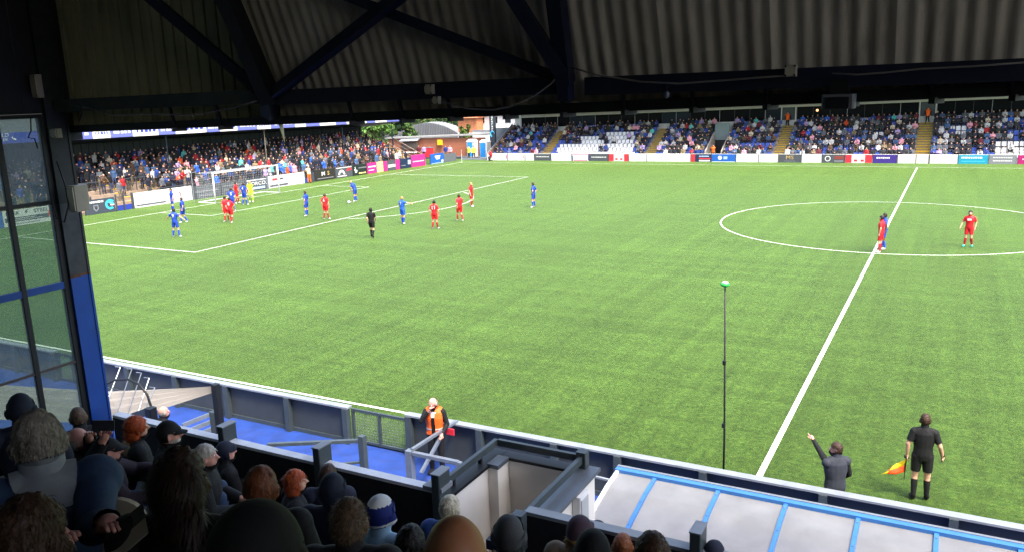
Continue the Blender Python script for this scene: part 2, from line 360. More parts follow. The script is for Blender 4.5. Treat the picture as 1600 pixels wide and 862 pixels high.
M_copeG = mat('grey_metal_coping', '5a6168', .4, .1, 5, metal=.3)
MB().box((X0-.15,PY+.08,PZ-.048),(X0+.03,YF+.15,PZ-.01)).build('coping', M_black, vm_)
MB().box((X0+.032,YF-.03,PZ-.048),(X1-.03,YF+.15,PZ-.012)).build('coping', M_black, vm_)
MB().box((X0+.0,YF-.3,PZ-.05),(X0+.15,YF-.031,PZ+.0)).build('coping', M_copeG, vm_)
MB().box((X1-.03,PY+.05,PZ-.048),(X1+.28,YF+.16,PZ-.006)).build('coping', M_copeG, vm_)
hr = lambda p, q: MB().bar(p, q, .05, .08).build('handrail', M_slate2, vm_)
hr((X0-.09,PY+.02,PZ+.1),(X0-.09,YF+.1,PZ+.1)); hr((X0-.06,YF+.1,PZ+.1),(X1+.05,YF+.1,PZ+.1)); hr((X1+.08,PY-.2,PZ+.1),(X1+.08,YF+.13,PZ+.1))
for p in ((X1+.08,PY-.18),(X1+.08,YF+.1)): bevel_box(MB(),(p[0]-.06,p[1]-.06,PZ-.2),(p[0]+.06,p[1]+.06,PZ+.19),.008).build('rail_post', M_slate2, vm_)
MB().bar((X1-.06,PY-.02,PZ-.03),(X1-.06,PY-.5,PZ-.03),.12,.1).build('rail_end', M_black, vm_)
for p in ((X0-.09,YF-.3),(X0-.09,PY+.4)): MB().box((p[0]-.02,p[1]-.02,PZ-.01),(p[0]+.02,p[1]+.02,PZ+.05)).build('bracket', M_black, vm_)
PZ = PZ_
MB().box((-1.62,PY-.1,PZ+.0),(-1.38,PY+.12,PZ+.05)).build('wall_cap', M_cope, vm_)
eb = thing('meter_box', (X1+.3, -8.6, 3.3), 'white electrical box on outer wall of the stair well', 'electrical box')
bevel_box(MB(),(X1+.222,-8.72,3.25),(X1+.32,-8.5,3.66),.01).build('casing', M_white, eb)
MB().box((X1+.321,-8.7,3.28),(X1+.33,-8.52,3.62)).build('door', mat('white_door','b9bcbd',.5,.05), eb)
MB().tube((X1+.25,-8.6,3.66),(X1+.25,-8.6,3.7),.018).build('conduit', M_white, eb)

# seating deck (rake)
def floor(y): return 2.95+max(0.0, -10.0-y)*.61
mb = MB(); y = -9.56; k = 0
yy = -10.2; zz = 2.95; mb.box((-7.0,-10.2,2.7),(14,-9.57,2.95))
for k in range(14):
    y1 = yy-.82; zz += .5; mb.box((-7.0,y1,zz-.65),(14,yy-.001,zz)); yy = y1
M_conc = mat('dark_concrete', '4a4744', .9, .2, 3, .1, 40)
struct(mb, 'terrace_floor', M_conc, 'stepped concrete deck of the seating stand')

# end post
M_blue = mat('royal_blue_gloss', (.008,.055,.27), .35, .1, 4, dirt=.3)
M_postdk = mat('worn_dark_paint', '1b2023', .6, .35, 6, .1, 25, dirt=.3)
M_rust = mat('rusty_patch', '5a3a22', .8, .5, 14)
M_postgr = mat('worn_grey_paint', '33393b', .6, .3, 7, .1, 25, dirt=.5)
post = thing('stand_post', (-7.05, -9.55, 1), 'tall steel post at the stand corner, blue below and worn black above', 'post')
xa, xb, ya, yb = -7.06, -6.98, -9.70, -9.41
def hbeam(mb, z0, z1, mi=0):
    mb.box((xa,ya,z0),(xb,ya+.03,z1),mi); mb.box((xa,yb-.03,z0),(xb,yb,z1),mi); mb.box((xa+.03,ya+.031,z0),(xb-.012,yb-.031,z1),mi)
mb = MB(); hbeam(mb, .0, 5.78); mb.build('lower_shaft', M_blue, post)
mb = MB(); hbeam(mb, 5.781, 5.81); mb.build('rust_band', M_rust, post)
mb = MB(); hbeam(mb, 5.811, 6.75); mb.build('worn_band', M_postgr, post)
mb = MB(); hbeam(mb, 6.751, 12.3); mb.build('upper_shaft', M_postdk, post)
M_box = mat('beige_plastic', '9a937e', .55, .1, 6, dirt=.15)
def jbox(name, label, c, s, lid=True, cat='junction box'):
    t = thing(name, c, label, cat); c = Vector(c); s = Vector(s)/2
    bevel_box(MB(), c-s, c+s, .012).build('casing', M_box, t)
    MB().box((c.x-s.x*.9,c.y-s.y-.012,c.z-s.z*.9),(c.x+s.x*.9,c.y-s.y-.0005,c.z+s.z*.9)).build('lid', mat('pale_beige_plastic','aba48e',.5,.08), t)
    mb = MB()
    for i in (-1,1):
        for j in (-1,1): mb.tube((c.x+i*s.x*.78,c.y-s.y-.013,c.z+j*s.z*.78),(c.x+i*s.x*.78,c.y-s.y-.018,c.z+j*s.z*.78),.008,n=6)
    tag(mb.build('screws', M_black, t), kind='stuff'); return t
pc = ony(121,310,-9.62); jbox('control_box', 'large beige control box on the corner post', (pc[0]+.03,-9.62,pc[2]), (.13,.2,.33))
pc = ony(99,208,-9.7); jbox('junction_box', 'small white junction box high on the corner post', (pc[0],-9.79,pc[2]), (.12,.08,.11))
pc = ony(68,135,-9.72); jbox('junction_box', 'tall dim box beside the corner post under the roof', (pc[0],-9.8,pc[2]), (.12,.08,.28))
M_cable = mat('pale_cable', '6d675a', .6, .1); M_cabled = mat('black_cable', '0d0d0d', .6, .1)
def cable(pts, label, r=.008, m=M_cable):
    o = MB().loft(pts, r, 6).build('cable', m, None, True, loc=tuple(map(float, pts[0]))); return tag(o, label, 'cable')
cable([(-6.95,-9.8,6.75),(-6.85,-9.85,6.6),(-6.75,-9.82,6.55),(-6.72,-9.75,6.75),(-6.8,-9.7,7.0),(-6.9,-9.7,7.3)], 'black cable looping below the beige control box', .01, M_cabled)
cable([ony(x,y,-9.75) for x,y in ((124,190),(128,178),(126,165),(118,160))], 'thin cable curling by the post under the roof', .006, M_cabled)

# end glazing in the plane x = -7.05
M_glass = bpy.data.materials.new('hazy_glass'); M_glass.use_nodes = True; _n = M_glass.node_tree.nodes; _l = M_glass.node_tree.links
_n.remove(_n['Principled BSDF']); _t = _n.new('ShaderNodeBsdfTransparent'); _t.inputs[0].default_value = (.46,.53,.49,1)
_g = _n.new('ShaderNodeBsdfGlossy'); _g.inputs['Roughness'].default_value = .05; _g.inputs[0].default_value = (.9,.9,.9,1); _d = _n.new('ShaderNodeBsdfTranslucent'); _d.inputs[0].default_value = (.5,.53,.52,1)
_m1 = _n.new('ShaderNodeMixShader'); _m1.inputs[0].default_value = .14; _m2 = _n.new('ShaderNodeMixShader'); _m2.inputs[0].default_value = .03
_l.new(_t.outputs[0], _m1.inputs[1]); _l.new(_d.outputs[0], _m1.inputs[2]); _l.new(_m1.outputs[0], _m2.inputs[1]); _l.new(_g.outputs[0], _m2.inputs[2]); _l.new(_m2.outputs[0], _n['Material Output'].inputs[0])
gz = thing('end_glazing', (-7.05, -11, 3.8), 'glazed end screen of the stand left of the blue post', 'window')
ymul = [-9.72, -10.3, -10.95, -11.6, -12.25, -12.9, -14, -15.5, -17, -18.5, -20, -22, -24]; ztr = [3.2, 4.66, 5.71, 6.79, 7.87]  # rearmost bays are unseen glazing, added to light the seats from behind
MB().box((-7.1,-9.77,3.2),(-7.02,-9.705,7.89)).build('jamb', M_black, gz)
for y in ymul[1:]: MB().box((-7.08,y-.03,3.2),(-7.02,y+.03,7.87)).build('mullion', M_black, gz)
for z in ztr:
    for y0, y1 in zip(ymul[:-1], ymul[1:]):
        wz = .012 if z == 4.66 else (.045 if z == 5.71 else .025)
        MB().box((-7.075,y1+.031,z-wz),(-7.025,y0-.031 if y0 != ymul[0] else y0,z+wz)).build('transom', M_blue if z == 5.71 else (mat('brown_bar','4a3c38',.6,.2) if z == 4.66 else M_black), gz)
for z0, z1 in zip(ztr[:-1], ztr[1:]):
    for y0, y1 in zip(ymul[:-1], ymul[1:]): MB().box((-7.052,y1+.02,z0+.01),(-7.048,y0-.02,z1-.01)).build('pane', M_glass, gz)
cable([(-6.9,-9.95,7.86),(-6.9,-9.97,7.7),(-6.9,-10.02,7.62),(-6.9,-9.94,7.6),(-6.9,-9.92,7.48)], 'thin black wire dangling in front of the top glass pane', .008, M_cabled)

# ================================================================ stand roof
M_shR = mat('weathered_cement_sheet', 'b5ad9c', .85, .22, 2.2, .12, 30, rand=.14, dirt=.5, stretch=(3,1,.5))
M_shL = mat('olive_bounce_sheet', 'aeab82', .8, .15, 2.2, .08, 30, rand=.08, dirt=.35, stretch=(3,1,.5))  # weathered olive, with green light bounced off the grass put into the colour
M_truss = mat('dark_blue_steel', '10172a', .5, .2, 4, dirt=.25)
roof = thing('stand_roof', (0, -9.4, 7.7), 'dark corrugated roof of the near stand with blue steel trusses', 'roof')
ez = lambda x: 7.645+.0168*(min(x, 8.0)+7)
TAN = .364
ys = lambda z: -9.3-(z-7.7)*TAN
ZT = 12.2
def sheet(x0, x1, pitch, amp, sloped, m, trap):
    n = max(1, round((x1-x0)/pitch)); pts = []
    for i in range(n):
        a = x0+(x1-x0)*i/n; p = (x1-x0)/n
        if trap: pts += [(a, 0), (a+p*.82, 0), (a+p*.86, amp), (a+p*.96, amp)]
        else: pts += [(a+p*k/6, amp*.5*(1-math.cos(2*math.pi*k/6))) for k in range(6)]
    pts.append((x1, 0)); vs = []
    for z in (None, 9.9, ZT):
        for x, d in pts:
            zz = ez(x) if z is None else z; y = ys(zz) if sloped else -9.3
            vs.append((x, y+d*(1 if not trap else 1), zz+(d*TAN if sloped else 0)))
    k = len(pts); fs = [(r*k+i, r*k+i+1, (r+1)*k+i+1, (r+1)*k+i) for r in range(2) for i in range(k-1)]
    return MB().add(vs, fs).build('cladding_sheet', m, roof, not trap)
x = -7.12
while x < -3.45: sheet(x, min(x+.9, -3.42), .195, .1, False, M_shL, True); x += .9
x = -3.4
while x < 14: sheet(x, x+.87, .125, .018, True, M_shR, False); x += .87
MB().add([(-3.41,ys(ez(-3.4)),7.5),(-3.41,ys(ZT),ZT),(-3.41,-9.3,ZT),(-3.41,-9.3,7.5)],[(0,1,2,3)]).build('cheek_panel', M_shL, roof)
M_pale = mat('pale_bounce_block', 'c9c4b8', .85, .1, 1.5)  # pale finish given to unseen deck and walls to bounce fill light inside
MB().box((-7.2,-24,ZT),(14.5,-9.2,ZT+.1)).build('roof_deck', M_pale, roof)
MB().box((-7.2,-24.1,0),(14.5,-24,ZT)).build('rear_wall', M_pale, roof)
for yy in (-24, -20.4, -16.8, -13.2, -9.7): MB().box((14.3,yy,2.0),(14.42,yy+.12,ZT)).build('end_post', M_postdk, roof)
MB().box((-7.1,-9.405,7.55),(-7.04,-9.2,7.899)).build('end_sheet', M_dark, roof)
x = -12.95
while x < -9.35:
    MB().box((-7.1,x,7.9),(-7.04 if int(x*10) % 2 else -7.05,min(x+.33,-9.3)-.004,ZT)).build('end_sheet', M_dark, roof); x += .335
MB().box((-7.1,-24,0),(-7.0,-12.96,3.2)).build('end_wall', M_pale, roof)
MB().box((-7.1,-24,7.9),(-7.0,-12.96,ZT)).build('end_wall', M_pale, roof)
for a, b in ((-6.97,-3.5),(-3.3,.1),(.3,14.2)):
    MB().bar((a,-9.52,7.99),(b,-9.52,8.01),.12,.15).build('eave_beam', mat('grey_green_steel','3a413c',.6,.25,4,dirt=.3) if a < -6 else M_truss, roof)
for i in range(7):
    a = -7.2+i*3.1; MB().bar((a,-9.36,ez(a)+.045),(a+3.09,-9.36,ez(a+3.09)+.045),.1,.09).build('eave_trim', M_black, roof)
def slope_pt(px, py, off=.12): return onp(px, py, (0, -9.3-off/ .94, 7.7), (0, .94, .342))
def brace(p, q, w_, nm='brace', m=M_truss, off=.16): return MB().bar(slope_pt(*p, off), slope_pt(*q, off), w_, w_, up=(0,-1,.2)).build(nm, m, roof)
brace((330,-60),(424,160), .17, 'rafter', M_black); brace((862,-60),(884,130), .13, 'rafter')
brace((180,-50),(412,148), .1); brace((690,-57),(424,150), .1); brace((400,-60),(870,122), .09, off=.1); brace((760,-70),(878,115), .11, off=.22)
brace((420,140),(423,182), .15, 'column_head', M_black, .08); brace((882,105),(884,156), .11, 'column_head')
for p in (265,338,545,624,700,787,877,973,1080,1195,1322,1455,1580):
    x = ony(p, 165, -9.45)[0]; mb = MB(); mb.bar((x,-9.47,8.0),(x,-9.4,ez(x)+.02),.025,.03); mb.bar((x,-9.45,ez(x)-.01),(x+.06,-9.3,ez(x)-.01),.045,.045); mb.build('gutter_bracket', M_black, roof)
for px, py, s, lab in ((672,140,.09,'small pale junction box on eave beam left of the centre truss'),(683,157,.07,'tiny grey box hanging just below the eave beam'),(1236,111,.085,'pale square junction box on eave beam left of the speaker')):
    p = ony(px, py, -9.63); jbox('junction_box', lab, tuple(p), (s,.05,s))
cable([ony(x,y,-9.64) for x,y in ((890,105),(930,117),(1000,128),(1060,131),(1130,126),(1180,122),(1236,118))], 'pale cable sagging along the beam right of the centre truss', .007)
cable([ony(x,y,-9.66) for x,y in ((878,112),(860,132),(835,150),(800,166),(770,172),(730,170),(690,158))], 'pale cable drooping below beam left of the centre truss', .007)
cable([ony(x,y,-9.66) for x,y in ((1300,115),(1340,117),(1380,114),(1440,108),(1520,104),(1600,98))], 'pale cable along the beam right of the speaker', .006)
cable([ony(x,y,-9.66) for x,y in ((110,164),(140,170),(180,180),(230,178),(300,180),(360,170),(402,158))], 'thin cable strung under beam in the left bay', .006)
sp = ony(1308,160,-9.7); S = thing('loudspeaker', (sp[0],-9.7,sp[2]), 'grey loudspeaker with black grille hanging under the eave', 'loudspeaker')
q = lambda px, py: ony(px, py, -9.7)
L_, R_ = q(1283,150), q(1334,147); zc = sp[2]; hw = (R_[0]-L_[0])/2; cx = (L_[0]+R_[0])/2
bevel_box(MB(),(cx-hw,-9.68,zc-.05),(cx+hw,-9.5,zc+.055),.01).build('cabinet', mat('grey_cabinet','6a6d70',.5,.08), S)
bevel_box(MB(),(cx-hw*.76,-9.695,zc-.046),(cx+hw*.76,-9.681,zc+.036),.004).build('grille', M_black, S)
MB().box((cx-hw*.6,-9.6,zc+.056),(cx+hw*.6,-9.52,zc+.16)).build('bracket', M_black, S)
lp = ony(1042,148,-9.6); LB = thing('bulkhead_lamp', tuple(lp), 'small unlit lamp on a stem below the eave beam', 'lamp')
MB().tube(lp+np.array([0,0,.1]),lp+np.array([0,0,.02]),.008).build('stem', M_black, LB); MB().ball(lp,(.022,.022,.028)).build('globe', M_cope, LB, True)

# ================================================================ canopy over the tunnel mouth, hoops, louvre
M_sheet = mat('cream_tarpaulin', '7f7a73', .55, .08, 1.2, .06, 8)
cn = thing('tunnel_canopy', (-13, -5.5, 0), 'cream tarpaulin tunnel canopy stretched to a black post', 'canopy')
tip = Vector(onz(333,604,2.0)); tip.z = 2.0
mb = MB(); N = 16; M_ = 8
lo = [Vector(onz(-120,650,1.5)), Vector(onz(180,662,1.4))]; hi = [Vector(onz(-160,590,1.9)), Vector(onz(165,611,1.95))]
gridp = []
for i in range(N+1):
    t = i/N
    if t < .55: s = t/.55; a = hi[0].lerp(hi[1], s); b = lo[0].lerp(lo[1], s)
    else: s = (t-.55)/.45; a = hi[1].lerp(tip, s); b = lo[1].lerp(tip-Vector((0,0,.12)), s**.75)
    for j in range(M_+1):
        p = a.lerp(b, j/M_); p = p+Vector((0,0,.05*math.sin(j*math.pi*2)*0 + .035*(j % 2))); gridp.append(p)
mb.add(gridp, [(i*(M_+1)+j, (i+1)*(M_+1)+j, (i+1)*(M_+1)+j+1, i*(M_+1)+j+1) for i in range(N) for j in range(M_)])
mb.build('fabric', M_sheet, cn, False)
pb = Vector((tip.x+.08, tip.y, 0)); mb = MB(); bevel_box(mb,(pb.x-.07,pb.y-.07,0),(pb.x+.07,pb.y+.07,2.08),.01); mb.build('canopy_post', M_black, cn)
hp = [Vector(onp(x,y,(0,-6.0,0),(0,1,0))) for x,y in ((150,625),(165,600),(180,593),(200,592),(218,600),(230,616),(238,640),(240,660))]
MB().loft(hp, .025, 8).build('hoop', M_black, cn, True)
for (x0,y0),(x1,y1) in (((188,573),(166,630)),((206,576),(176,664)),((221,582),(192,668)),((233,590),(212,655)),((242,605),(222,648))):
    p = Vector(ony(x0,y0,-5.6)); q2 = Vector(ony(x1,y1,-6.2)); p0 = Vector(ony(x0-8,y0-1,-5.6)); mb = MB(); mb.tube(p,q2,.012,n=6); mb.tube(p0,p,.012,n=6); mb.build('prop_rod', mat('steel_rod','8a8f94',.35,.1,metal=.6), cn)
p, q2 = Vector(ony(180,660,-6.6)), Vector(ony(236,640,-6.6)); MB().bar(p,q2,.1,.14).build('edge_beam', M_slate2, cn)
bevel_box(MB(),(q2.x-.06,q2.y-.1,0),(q2.x+.1,q2.y+.06,q2.z+.06),.01).build('canopy_post', M_black, cn)
lv = thing('louvre_screen', (-10.6,-5.0,0), 'grey slatted steel screen beside the black canopy post', 'screen')
a, b = Vector(onz(285,664,1.3)), Vector(onz(330,646,1.35))
for k in range(6):
    d = Vector((0,0,-.17*k)); MB().bar(a+d,b+d,.03,.09).build('slat', mat('slat_grey','77808a',.45,.1,metal=.3), lv)
bevel_box(MB(),(b.x,b.y-.06,0),(b.x+.28,b.y+.06,1.42),.01).build('end_post', M_slate2, lv)
# ================================================================ far stand
FS = lambda x: 1+.0035*(x+20)          # the far stand's height drifts slightly along its length
FY = lambda x, y: y+.02*(x+15)         # and it is set a touch askew to the touchline
def fp(x, y, z): return (x, FY(x, y), z*FS(x) if z > .9 else z)
M_wh = mat('white_render', 'd6d5d0', .7, .05, 2, dirt=.1); M_conc2 = mat('pale_concrete', '9c9488', .85, .15, 2, .1, 20)
M_dkwin = mat('dark_window_glass', '0c1016', .2, .2, .6, spec=.08); M_wfr = mat('window_frame_grey', 'a4a8aa', .4, .05)
M_stair = mat('tan_stair', '8a7a56', .85, .15, 4); M_yel = mat('yellow_nosing', 'c9a227', .6, .15, 5)
fs = thing('far_stand', (-18, 80, 0), 'far stand with dark windows and white wall above blue seats', 'stand')
XL, XR = -48.4, 16
def fbox(mb, a, b, mi=0):
    (x0, y0, z0), (x1, y1, z1) = a, b; c = [(x0,y0,z0),(x1,y0,z0),(x1,y1,z0),(x0,y1,z0),(x0,y0,z1),(x1,y0,z1),(x1,y1,z1),(x0,y1,z1)]
    return mb.add([fp(*p) for p in c], [(0,3,2,1),(4,5,6,7),(0,1,5,4),(1,2,6,5),(2,3,7,6),(3,0,4,7)], mi)
rowy = lambda r: 75.0+.8*r
rowz = lambda r: .1+.44*r
VX0, VX1 = -21.55, -19.75
gaps = [(-41.9, -40.5), (-28.6, -27.3), (VX0-.1, VX1+.1), (-14.3, -13.0), (-.55, .8)]
stairs = [gaps[0], gaps[1], gaps[3], gaps[4]]
secs = []; x = XL
for a, b in gaps: secs.append((x, a)); x = b
secs.append((x, XR))
for a, b in secs:
    mb = MB()
    for r in range(8): fbox(mb, (a, rowy(r)-.2, -.3), (b, rowy(r)+.6-.001, rowz(r)))
    mb.build('terrace_block', M_conc2, fs)
for a, b in stairs:
    for k in range(16):
        mb = MB(); y0 = 74.8+.4*k; z1 = .1+.22*k-.05; fbox(mb, (a+.005, y0, z1-.5), (b-.005, y0+.4-.001, z1)); fbox(mb, (a+.005, y0-.004, z1-.06), (b-.005, y0+.08, z1+.006), 1)
        mb.build('stair_step', [M_stair, M_yel], fs)
# entrance tunnel between the seat blocks
mb = MB(); fbox(mb, (VX0, 75.2, 0), (VX0+.14, 80.9, .01)); 
for xw in (VX0, VX1):
    mb.add([fp(*p) for p in [(xw-.07,75.2,0),(xw+.07,75.2,0),(xw+.07,75.2,1.0),(xw-.07,75.2,1.0),(xw-.07,81,0),(xw+.07,81,0),(xw+.07,81,3.9),(xw-.07,81,3.9)]], [(0,1,2,3),(7,6,5,4),(3,2,6,7),(0,3,7,4),(2,1,5,6)])
mb.build('entrance_wall', M_conc2, fs)
mb = MB(); fbox(mb, (VX0+.08, 79.2, 0), (VX1-.08, 79.3, 2.0)); mb.build('entrance_opening', M_black, fs)
mb = MB(); fbox(mb, (VX0+.08, 79.0, 2.01), (VX1-.08, 79.2, 3.9)); mb.build('entrance_panel', mat('grey_green_panel','6f7d7c',.5,.1), fs)
# back wall, windows
mb = MB(); fbox(mb, (XL, 81.4, 0), (XR, 81.9, 3.95)); mb.build('back_wall', M_wh, fs)
mb = MB(); fbox(mb, (XL, 81.4, 3.951), (XL+.9, 81.9, 8.5)); mb.build('back_wall', M_wh, fs)
doors = [(-14.55, -13.15), (-.55, .85)]
segw = [(XL+.9, -14.7), (-13.0, -.7), (1.0, XR)]
for a, b in segw:
    n = max(1, round((b-a)/1.75))
    for i in range(n):
        x0 = a+(b-a)*i/n; x1 = a+(b-a)*(i+1)/n
        mb = MB(); fbox(mb, (x0+.025, 81.55, 3.94), (x1-.025, 81.6, 5.33)); mb.build('window_pane', mat('dark_window_glass_pale','26303c',.2,.25,.5,spec=.08) if (i % 7 in (4,5) and a < -20) else M_dkwin, fs)
        mb = MB(); fbox(mb, (x0-.025, 81.5, 3.955), (x0+.024, 81.62, 5.34)); mb.build('window_frame', M_wfr if i % 3 == 0 else mat('dark_frame','2a2f36',.4,.1), fs)
for a, b in doors:
    mb = MB(); fbox(mb, (a, 81.5, 3.2), (b, 81.6, 5.33)); mb.build('door', mat('grey_door','39424a',.4,.15), fs)
    for xx in (a-.1, b+.02):
        mb = MB(); fbox(mb, (xx, 81.3, 3.2), (xx+.08, 81.45, 5.34)); mb.build('door_frame', M_white, fs)
mb = MB(); fbox(mb, (XL, 81.2, 5.35), (XR, 81.9, 5.5)); mb.build('fascia', M_wh, fs)
mb = MB(); fbox(mb, (XL, 74, 6.9), (XR, 83, 7.1)); mb.build('roof', mat('grey_roof','5b6066',.6,.1), fs)
mb = MB(); fbox(mb, (XL, 81.91, 0), (XR, 89, 6.89)); mb.build('rear_block', M_wh, fs)
mb = MB(); fbox(mb, (XL-.35, 74.9, 0), (XL-.28, 81.6, .6)); mb.add([fp(*p) for p in [(XL-.3,74.8,0),(XL-.3,74.8,.9),(XL-.3,81.6,4.4),(XL-.3,81.6,0),(XL-.2,74.8,0),(XL-.2,74.8,.9),(XL-.2,81.6,4.4),(XL-.2,81.6,0)]], [(0,1,2,3),(7,6,5,4),(1,5,6,2),(0,4,5,1)])
mb.build('end_wall', mat('brown_wall','6f5648',.8,.15), fs)
mb = MB()
for k, o in ((.35, 0), (.15, .0)): mb.bar(fp(XL-.35,74.6,.5+k),fp(XL-.35,81.4,4.2+k),.08,.12)
mb.bar(fp(XL-.35,74.6,0),fp(XL-.35,74.6,.9),.07); mb.build('handrail', M_cope, fs)
mb = MB(); fbox(mb, (XL-3.3, 80.5, 0), (XL-.4, 80.7, 4.05)); mb.build('end_panel', mat('slate_cladding','59626a',.6,.1), fs)
lamp_ = thing('warning_lamp', fp(-10.8, 81.3, 4.9), 'small lit orange lamp in the far stand window', 'lamp')
M_lamp = mat('orange_lamp', (.9,.35,.15), .4, 0); M_lamp.node_tree.nodes['Principled BSDF'].inputs['Emission Color'].default_value = (1,.35,.15,1); M_lamp.node_tree.nodes['Principled BSDF'].inputs['Emission Strength'].default_value = 1.2
MB().ball(fp(-10.8,81.3,4.9),.13,8,6).build('lamp_glass', M_lamp, lamp_, True); MB().box((fp(-10.8,81.3,4.9)[0]-.16,fp(-10.8,81.3,4.9)[1]+.1,fp(-10.8,81.3,4.9)[2]-.16),(fp(-10.8,81.3,4.9)[0]+.16,fp(-10.8,81.3,4.9)[1]+.2,fp(-10.8,81.3,4.9)[2]+.16)).build('housing', M_black, lamp_)

# seats
def px_of(p):
    d = np.array(p, float)-CAM; z = d @ _f; return 800+FPX*(d @ _R)/z, 431-FPX*(d @ _U)/z
WHITE = [(872,228,908,246),(906,216,944,246),(948,205,990,242),(1366,206,1384,214),(1468,198,1484,208),(1558,200,1582,206),(1553,224,1600,245),(1488,198,1512,209),(1440,226,1452,238)]
M_seatb = mat('blue_seat', (.05,.1,.4), .4, .06, 5); M_seatw = mat('white_seat', 'dcdcdc', .45, .04, 5)
def seat_mesh(m):
    mb = MB(); mb.box((-.2,-.2,.38),(.2,.2,.43)); mb.box((-.2,.2,.4),(.2,.25,.8)); mb.box((-.03,.05,0),(.03,.12,.38))
    me = mb.mesh('seat'); me.materials.append(m); return me
SB, SW = seat_mesh(M_seatb), seat_mesh(M_seatw)
SB2, SW2 = SB, SW
seats = []
for r in range(8):
    for a, b in secs:
        n = int((b-a-.1)/.5)
        for i in range(n):
            x = a+.05+(b-a-.1)*(i+.5)/n; p = fp(x, rowy(r), rowz(r)); p = (p[0], p[1], rowz(r)*FS(x) if rowz(r) > .9 else rowz(r))
            u, v = px_of((p[0], p[1], p[2]+.6)); wh = any(q[0] <= u <= q[2] and q[1] <= v <= q[3] for q in WHITE)
            seats.append((p, wh, u, r))
# ================================================================ crowd helper data
SEATLIST = seats

# ================================================================ hoardings along the far touchline
def colm(name, c, **k): return mat(name, c, .45, .04, 4, **k)
HW = colm('hoarding_white', 'c9c9c6'); HDK = colm('hoarding_charcoal', '474b50'); HNV = colm('hoarding_navy', '1d2b44'); HBL = colm('hoarding_blue', '1f58a8'); HRD = colm('hoarding_red', 'd0303a')
HPU = colm('hoarding_purple', '3b2a78'); HTE = colm('hoarding_teal', '1f8fa8'); HMG = colm('hoarding_magenta', 'a01d62'); HPK = colm('hoarding_pink', 'd92c7a'); HYE = colm('hoarding_yellow', 'e8dc86'); HGR = colm('hoarding_grey', '77797d'); HGN = colm('hoarding_green_black', '1d2926'); HLB = colm('print_light_blue', '9db4d8'); HGO = colm('print_gold', 'b99b5a'); HCY = colm('print_cyan', '4fb3e0')
FB_Y = 73.25
def hoard_far(x0, x1, m, label, deco=None):
    t = thing('advertising_board', ((x0+x1)/2, FY((x0+x1)/2, FB_Y), 0), label, 'advertising board', 'boards along the far touchline')
    y0, y1 = FY(x0, FB_Y), FY(x1, FB_Y); a, b = Vector((x0+.03, y0, .0)), Vector((x1-.03, y1, .0)); Z = Vector((0,0,1)); ax = (b-a).normalized(); nrm = Vector((ax.y, -ax.x, 0))
    MB().prism([a, b, b+Z*.84, a+Z*.84], -nrm*.06).build('panel', m, t)
    f = MB(); f.prism([a+Z*.8405, b+Z*.8405, b+Z*.88, a+Z*.88], -nrm*.07); f.build('top_rail', M_wh, t)
    f = MB(); f.bar(a+nrm*.03-ax*.0, a+nrm*.03+Z*.86, .035); f.build('support', M_slate2, t)
    L = (b-a).length
    def R_(u0, u1, z0, z1, mm, nm='print'): MB().prism([a+ax*(L*u0)+Z*z0+nrm*.002, a+ax*(L*u1)+Z*z0+nrm*.002, a+ax*(L*u1)+Z*z1+nrm*.002, a+ax*(L*u0)+Z*z1+nrm*.002], nrm*.006).build(nm, mm, t)
    def C_(u, z, r, mm, ring=True):
        mb = MB(); c = a+ax*(L*u)+Z*z+nrm*.008; n = 16
        P = [c+ax*(r*math.cos(2*math.pi*i/n))+Z*(r*math.sin(2*math.pi*i/n)) for i in range(n)]
        if ring:
            Q = [c+(p-c)*.72 for p in P]; mb.add(P+Q, [(i,(i+1)%n,n+(i+1)%n,n+i) for i in range(n)])
        else: mb.add(P, [tuple(range(n))])
        mb.build('emblem', mm, t)
    def T_(s, u, z, h, mm, sx=None): text_mesh(s, (h*(sx or 1), h), ax, Z, a+ax*(L*u)+Z*z+nrm*.01, mm, t)
    if deco: deco(R_, C_, T_)
    return t
def hb(*px): return [float(ony(p, 248, 73.3)[0]) for p in px]
def greek(R_, mm, rows, u0=.1, u1=.9):
    rr = random.Random(len(rows)*7+int(u1*100))
    for z, h in rows:
        u = u0
        while u < u1: wd = rr.uniform(.03, .1); R_(u, min(u+wd, u1), z, z+h, mm); u += wd+.02
fb = []
edge = hb(765,797,824,838,864,896,923,953,984,1012,1080,1112,1150,1185,1216,1252,1284,1320,1363,1402,1431,1452,1497,1545,1590,1630,1690)
